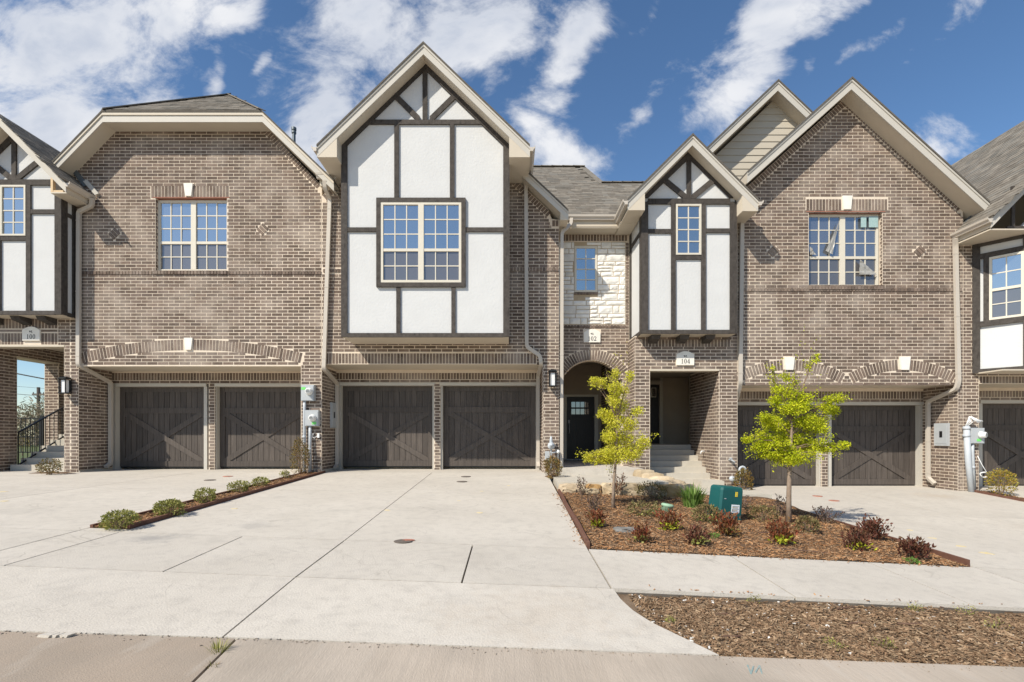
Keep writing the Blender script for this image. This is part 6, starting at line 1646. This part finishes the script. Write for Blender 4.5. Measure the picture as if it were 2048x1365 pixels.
# ---------------------------------------------------------------- utilities
def pedestal():
    x, y, z = on_ground(1447, 1040, B); E = empty('utility_pedestal', (x, y, z), 'leaning dark green utility pedestal with a yellow letter tag and a white notice', 'utility box')
    s = y / F; h = 72 * s; w = 56 * s; d = .30; R = Matrix.Rotation(math.radians(-32), 4, 'Z') @ Matrix.Identity(4); tilt = Matrix.Rotation(math.radians(5.5), 4, 'Y')
    def T(p): q = tilt @ (Matrix.Rotation(math.radians(16), 4, 'Z') @ Vector(p)); return Vector((x, y, z - .03)) + q
    b = .03; ring = [(-w / 2 + b, -d / 2), (w / 2 - b, -d / 2), (w / 2, -d / 2 + b), (w / 2, d / 2 - b), (w / 2 - b, d / 2), (-w / 2 + b, d / 2), (-w / 2, d / 2 - b), (-w / 2, -d / 2 + b)]
    V = []; Fc = []; lv = [(0, 1.0), (.12 * h, 1.0), (.125 * h, .985), (.90 * h, .94), (.965 * h, .91), (h, .80)]
    for (zz, k) in lv: V += [T((a * k, c * k, zz)) for a, c in ring]
    for i in range(len(lv) - 1):
        for j in range(8): Fc.append((i * 8 + j, i * 8 + (j + 1) % 8, i * 8 + 8 + (j + 1) % 8, i * 8 + 8 + j))
    Fc.append(tuple(range(len(V) - 8, len(V)))); mk('body', V, Fc, 'utility_green', E)
    def plate(nm, a, b_, c, e, off, m):
        P = [T((u, -d / 2 * (1 - .062 * v / h) - off, v)) for u, v in ((a, c), (b_, c), (b_, e), (a, e))]; return MB().prism(P, T((0, -.004, 0)) - T((0, 0, 0))).build(nm, m, E)
    plate('letter_tag', .045, .085, .74 * h, .87 * h, .001, 'yellow'); t = MB()
    for (a, b_, c, e) in ((.057, .075, .835, .85), (.057, .063, .775, .85), (.057, .075, .765, .78)):
        t.prism([T((u, -d / 2 * (1 - .062 * v) - .006, v * h)) for u, v in ((a, c), (b_, c), (b_, e), (a, e))], T((0, -.001, 0)) - T((0, 0, 0)))
    t.build('letter', 'label_brown', E)
    plate('notice', -.005, .135, .30 * h, .52 * h, .001, 'label_white')
    for k in range(5): plate('notice_line', .005, .12 - .02 * (k % 2), (.33 + .036 * k) * h, (.342 + .036 * k) * h, .0055, 'label_brown' if k % 2 else 'dial')
    plate('hasp', -.14, -.11, .66 * h, .68 * h, .001, 'grey_metal')
    return E
pedestal()
x, y, z = on_ground(1332, 1022, B); E = empty('valve_cap', (x, y, z), 'pale green round valve cap sticking out of the mulch', 'valve cap')
MB().lathe((x, y, z - .05), (.18, 0, 1), [(.095, 0), (.09, .12), (.10, .125), (.10, .15), (.08, .165)], 20).build('cap', 'pale_green', E, True)
x, y, z = on_ground(1300, 1024, B); o = rock('flat_stone', x - .06, x + .07, y - .05, y + .05, z - .03, z + .03, 'pale_green', None, 71, .004); props(o, 'low pale green lid lying next to the round valve cap', 'lid')


def meter(label, Xc, Yw, zc, s, w=.29, h=.34, d=.12, tagpos=(-.08, .1), dial=(.06, .0), pipe_to=None, pipe_x=0.0, out=.0, pr=.035):
    E = empty('electric_meter', (Xc, Yw - d / 2, zc - h / 2), label, 'electric meter'); y0 = Yw - d - .002
    box('enclosure', Xc - w / 2, Xc + w / 2, y0, Yw - .002, zc - h / 2, zc + h / 2, 'grey_metal', E); box('cover', Xc - w / 2 + .012, Xc + w / 2 - .012, y0 - .008, y0, zc - h / 2 + .012, zc + h / 2 - .03, 'grey_metal', E)
    c = (Xc + dial[0], y0 - .004, zc + dial[1]); MB().lathe(c, (out, -1, 0), [(.082, 0), (.082, .035), (.07, .045), (.068, .10), (.06, .115), (.052, .118)], 24).build('meter_ring', 'white_plastic', E, True)
    q = Vector(c) + Vector((out, -1, 0)).normalized() * .119; MB().lathe(q, (out, -1, 0), [(.05, 0), (.048, .004)], 20).build('dial', 'dial', E)
    MB().obox(q + Vector((out, -1, 0)).normalized() * .006, Vector((1, out, 0)).normalized(), Vector((0, 0, 1)), Vector((out, -1, 0)).normalized(), .06, .012, .003).build('nameplate', 'black_paint', E)
    box('green_tag', Xc + tagpos[0] - .05, Xc + tagpos[0] + .05, y0 - .012, y0 - .008, zc + tagpos[1] - .03, zc + tagpos[1] + .03, 'green_tag', E)
    if pipe_to is not None:
        px_ = Xc + pipe_x; yy = Yw - d / 2; MB().tube([(px_, yy, zc - h / 2 + .01), (px_, yy, zc - h / 2 - .2), (px_ + .01, yy - .04, pipe_to)], pr, 14).build('conduit', 'conduit', E, True)
        MB().tube([(px_, yy - .02, (zc + pipe_to) / 2 - .1), (px_, yy - .02, (zc + pipe_to) / 2 - .04)], pr * 1.12, 14).build('coupling', 'conduit', E, True)
    return E
meter('upper grey electric meter on the pier between the first garages', X(619, 12), 12.0, Z(787, 12), 1, w=.30, h=.37, tagpos=(-.09, .10), dial=(.05, .03), pipe_to=L0 - .05, pipe_x=-.09)
meter('lower grey electric meter on the pier between the first garages', X(627.5, 12), 12.0, Z(837, 12), 1, w=.31, h=.37, tagpos=(.06, -.12), dial=(.03, .0), pipe_to=L0 - .05, pipe_x=-.06)
meter('grey electric meter with a protruding white dial on the end garage pier', X(1954, 11.9), 12.0, Z(872, 11.9), 1, w=.31, h=.36, tagpos=(.02, -.10), dial=(.05, .02), pipe_to=L1 - .05, pipe_x=-.07, out=.45)
E = empty('service_conduit', (X(1938, 11.8), 11.9, L1), 'thick grey service conduit with loose cables beside the end meter', 'conduit')
xs_ = X(1936, 11.88); MB().tube([(xs_ + .07, 11.86, L1 - .05), (xs_ + .02, 11.9, Z(920, 11.9)), (xs_, 11.92, Z(853, 11.9))], .062, 16).build('pipe', 'conduit', E, True)
for zz in (Z(857, 11.9), Z(872, 11.9)): MB().tube([(xs_, 11.92, zz - .03), (xs_, 11.92, zz + .03)], .072, 16).build('collar', 'conduit', E, True)
for k in range(4):
    a = xs_ + random.uniform(-.03, .05); MB().tube([(a, 11.92, Z(853, 11.9)), (a + .02 + .03 * k, 11.88, Z(843, 11.9)), (X(1937 + 2 * k, 11.9), 11.88, Z(834, 11.9)), (X(1948 + 4 * k, 11.8), 11.84, Z(838 + k, 11.9)), (X(1958 + 3 * k, 11.8), 11.82, Z(846 - k, 11.9))], .012 + .004 * (k == 0), 7).build('cable', 'white_plastic', E, True)
pts = [(X(1966, 11.85) + .09 * math.cos(t), 11.82 + .02 * math.sin(3 * t), Z(950, 11.85) + .07 * math.sin(t) * (1 - t / 60)) for t in np.linspace(0, 18, 60)]
MB().tube([(X(1955, 11.9), 11.9, Z(912, 11.9)), (X(1961, 11.9), 11.86, Z(930, 11.9))] + pts, .007, 6).build('cable', 'white_plastic', E, True)
# loose white telephone lead under the meters
E = empty('cable_stub', (X(636, 12), 11.97, Z(875, 12)), 'small white junction with loose leads under the paired meters', 'cable')
box('junction', X(636, 12) , X(640, 12), 11.95, 11.995, Z(876, 12), Z(867, 12), 'white_plastic', E)
MB().tube([(X(636, 12), 11.97, Z(872, 12)), (X(630, 12), 11.95, Z(877, 12)), (X(626, 12), 11.96, Z(874, 12)), (X(628, 12), 11.95, Z(868, 12)), (X(625, 12), 11.96, Z(878, 12))], .008, 6).build('cable', 'white_plastic', E, True)


def gas(label, xc, Yw, zb, s=1.0):
    E = empty('gas_regulator', (xc, Yw - .1, zb), label, 'gas meter'); y = Yw - .14
    MB().tube([(xc - .02, y, zb - .1), (xc - .02, y, zb + .45 * s), (xc + .0, y, zb + .62 * s)], .022, 10).build('riser', 'conduit', E, True)
    MB().lathe((xc - .02, y - .02, zb + .50 * s), (0, -1, .25), [(.05, 0), (.085, .02), (.085, .035), (.05, .06), (.03, .11), (.035, .14)], 18).build('regulator', 'conduit', E, True)
    MB().lathe((xc - .02, y, zb + .56 * s), (0, 0, 1), [(.03, 0), (.04, .03), (.03, .12), (.015, .17)], 12).build('vent', 'conduit', E, True)
    MB().box(xc - .16, xc - .06, y - .05, y + .05, zb + .18, zb + .38).build('meter_body', 'grey_metal', E)
    MB().tube([(xc - .02, y, zb + .34), (xc + .10, y, zb + .36), (xc + .14, y, zb + .36), (xc + .14, y, zb + .2)], .018, 8).build('pipe', 'conduit', E, True)
    MB().lathe((xc + .14, y - .01, zb + .37), (0, -1, 0), [(.035, 0), (.045, .02), (.03, .05)], 14).build('valve', 'white_plastic', E, True)
gas('grey gas regulator and pipes on the pier beside the arched entry', X(1103, 12), 12.0, Z(935, 12))
E = empty('gas_pipe', (X(1484, 12), 11.9, L1), 'bent grey pipe and round valve at the foot of the porch pier', 'pipe')
xc = X(1480, 11.9); MB().tube([(xc - .02, 11.88, L1 - .05), (xc - .02, 11.88, Z(940, 11.88))] + [(xc + .05 - .07 * math.cos(t), 11.88, Z(940, 11.88) + .07 * math.sin(t)) for t in np.linspace(0, math.pi, 7)] + [(xc + .12, 11.9, Z(950, 11.88))], .026, 10).build('pipe', 'conduit', E, True)
MB().lathe((X(1464, 11.9), 11.94, Z(958, 11.9)), (0, -1, 0), [(.04, 0), (.065, .03), (.065, .05), (.035, .08)], 16).build('valve', 'conduit', E, True)
for (px, py, lab) in ((1460, 920, 'hose tap on the porch pier of plaque 104'),):
    E = empty('hose_tap', (X(px, 12), 11.95, Z(py + 6, 12)), lab, 'tap'); MB().tube([(X(px, 12) - .03, 12.0, Z(py, 12)), (X(px, 12), 11.92, Z(py, 12)), (X(px, 12) + .06, 11.86, Z(py + 5, 12))], .02, 8).build('spout', 'grey_metal', E, True)
    MB().lathe((X(px, 12) - .01, 11.93, Z(py, 12) + .03), (0, -.3, 1), [(.035, 0), (.035, .015)], 10).build('handle', 'grey_metal', E)
fs = side(X(1438.5, 12), -1); E = empty('hose_tap', (X(1438.5, 12), 12.9, Z(906, 12.4)), 'small tap on the shaded porch wall of plaque 104', 'tap')
MB().tube([(X(1438.5, 12), 12.9, Z(903, 12.9)), (X(1438.5, 12) - .08, 12.9, Z(903, 12.9)), (X(1438.5, 12) - .1, 12.9, Z(908, 12.9))], .018, 8).build('spout', 'white_plastic', E, True)

# ================================================================ far things seen through the porch
def far():
    Yp = 60; E = empty('utility_pole', (X(77, Yp), Yp, L0 - .3), 'wooden utility pole with a crossarm beyond the porch', 'utility pole')
    xp_ = X(77, Yp); MB().tube([(xp_, Yp, L0 - .5), (xp_, Yp, Z(775, Yp))], .2, 8, [1.1, .8]).build('post', 'pole_wood', E)
    MB().bar((xp_ - .7, Yp, Z(789, Yp)), (xp_ + .7, Yp, Z(789, Yp)), .14, .16).build('crossarm', 'pole_wood', E)
    for t in (-.6, 0.25, .6): MB().lathe((xp_ + t, Yp, Z(789, Yp) + .08), (0, 0, 1), [(.05, 0), (.06, .1), (.03, .18)], 8).build('insulator', 'grey_rock', E)
    for k, (a, b, c, d, r_) in enumerate(((-60, 728, 300, 792, .05), (-60, 780, 300, 805, .03), (-60, 765, 300, 789, .016))):
        Yw = 40 if k == 0 else 59.8
        pa = Vector((X(a, Yw), Yw, Z(b, Yw))); pb = Vector((X(c, Yw), Yw, Z(d, Yw))); P = [pa.lerp(pb, t) - Vector((0, 0, .6 * t * (1 - t))) for t in np.linspace(0, 1, 14)]
        o = MB().tube(P, r_, 5).build('overhead_wire', 'black_paint'); props(o, ('thick black overhead cable crossing the sky behind the porch', 'overhead wire meeting the utility pole crossarm', 'faint thin overhead wire above the crossarm')[k], 'wire')
    n = 8000; Yt = 52; x = RNG.uniform(X(-120, Yt), X(190, Yt), n); top = 2.9 + .5 * np.sin(x * .9) + .35 * np.sin(x * 2.3 + 1) + .5 * (x > X(85, Yt)); z = L0 - .3 + (top - L0) * RNG.uniform(0, 1, n) ** .8 + RNG.normal(0, .12, n); yy = Yt + RNG.normal(0, 1.5, n)
    d = unit(n); d[:, 2] = np.abs(d[:, 2]); V, Fq = leaves(np.stack([x, yy, z], 1), d, RNG.uniform(.3, .7, n), RNG.uniform(.05, .13, n)); o = mk('thicket', V, Fq, 'leaf_far'); props(o, 'brown bare thicket beyond the porch', 'thicket', kind='stuff')
    # two greening trees and one golden sapling in front of the thicket
    for (px, w, h, m, lab, Yq, nn) in ((97, 1.0, 4.6, 'leaf_far', 'bare tree behind the railing', 50, 380), (112, 1.0, 4.3, 'leaf_olive', 'pale tree next to the porch pier', 51, 320), (44, .5, 1.15, 'leaf_gold', 'golden sapling beside the railing', 26, 420)):
        xq = X(px, Yq); zq = L0 - .3; E = empty('background_tree', (xq, Yq, zq), lab, 'tree'); MB().tube([(xq, Yq, zq), (xq + .05, Yq, zq + h * .5), (xq, Yq, zq + h)], .05 * h / 3, 6, [1, .7, .2]).build('trunk', 'bark', E)
        c = RNG.normal(0, 1, (nn, 3)) * np.array([w * .5, w * .5, h * .17]) + np.array([xq, Yq, zq + h * .72]); V, Fq = leaves(c, unit(nn), RNG.uniform(.06, .16, nn) * h / 3, .05 * h / 3); mk('crown', V, Fq, m, E)
far()
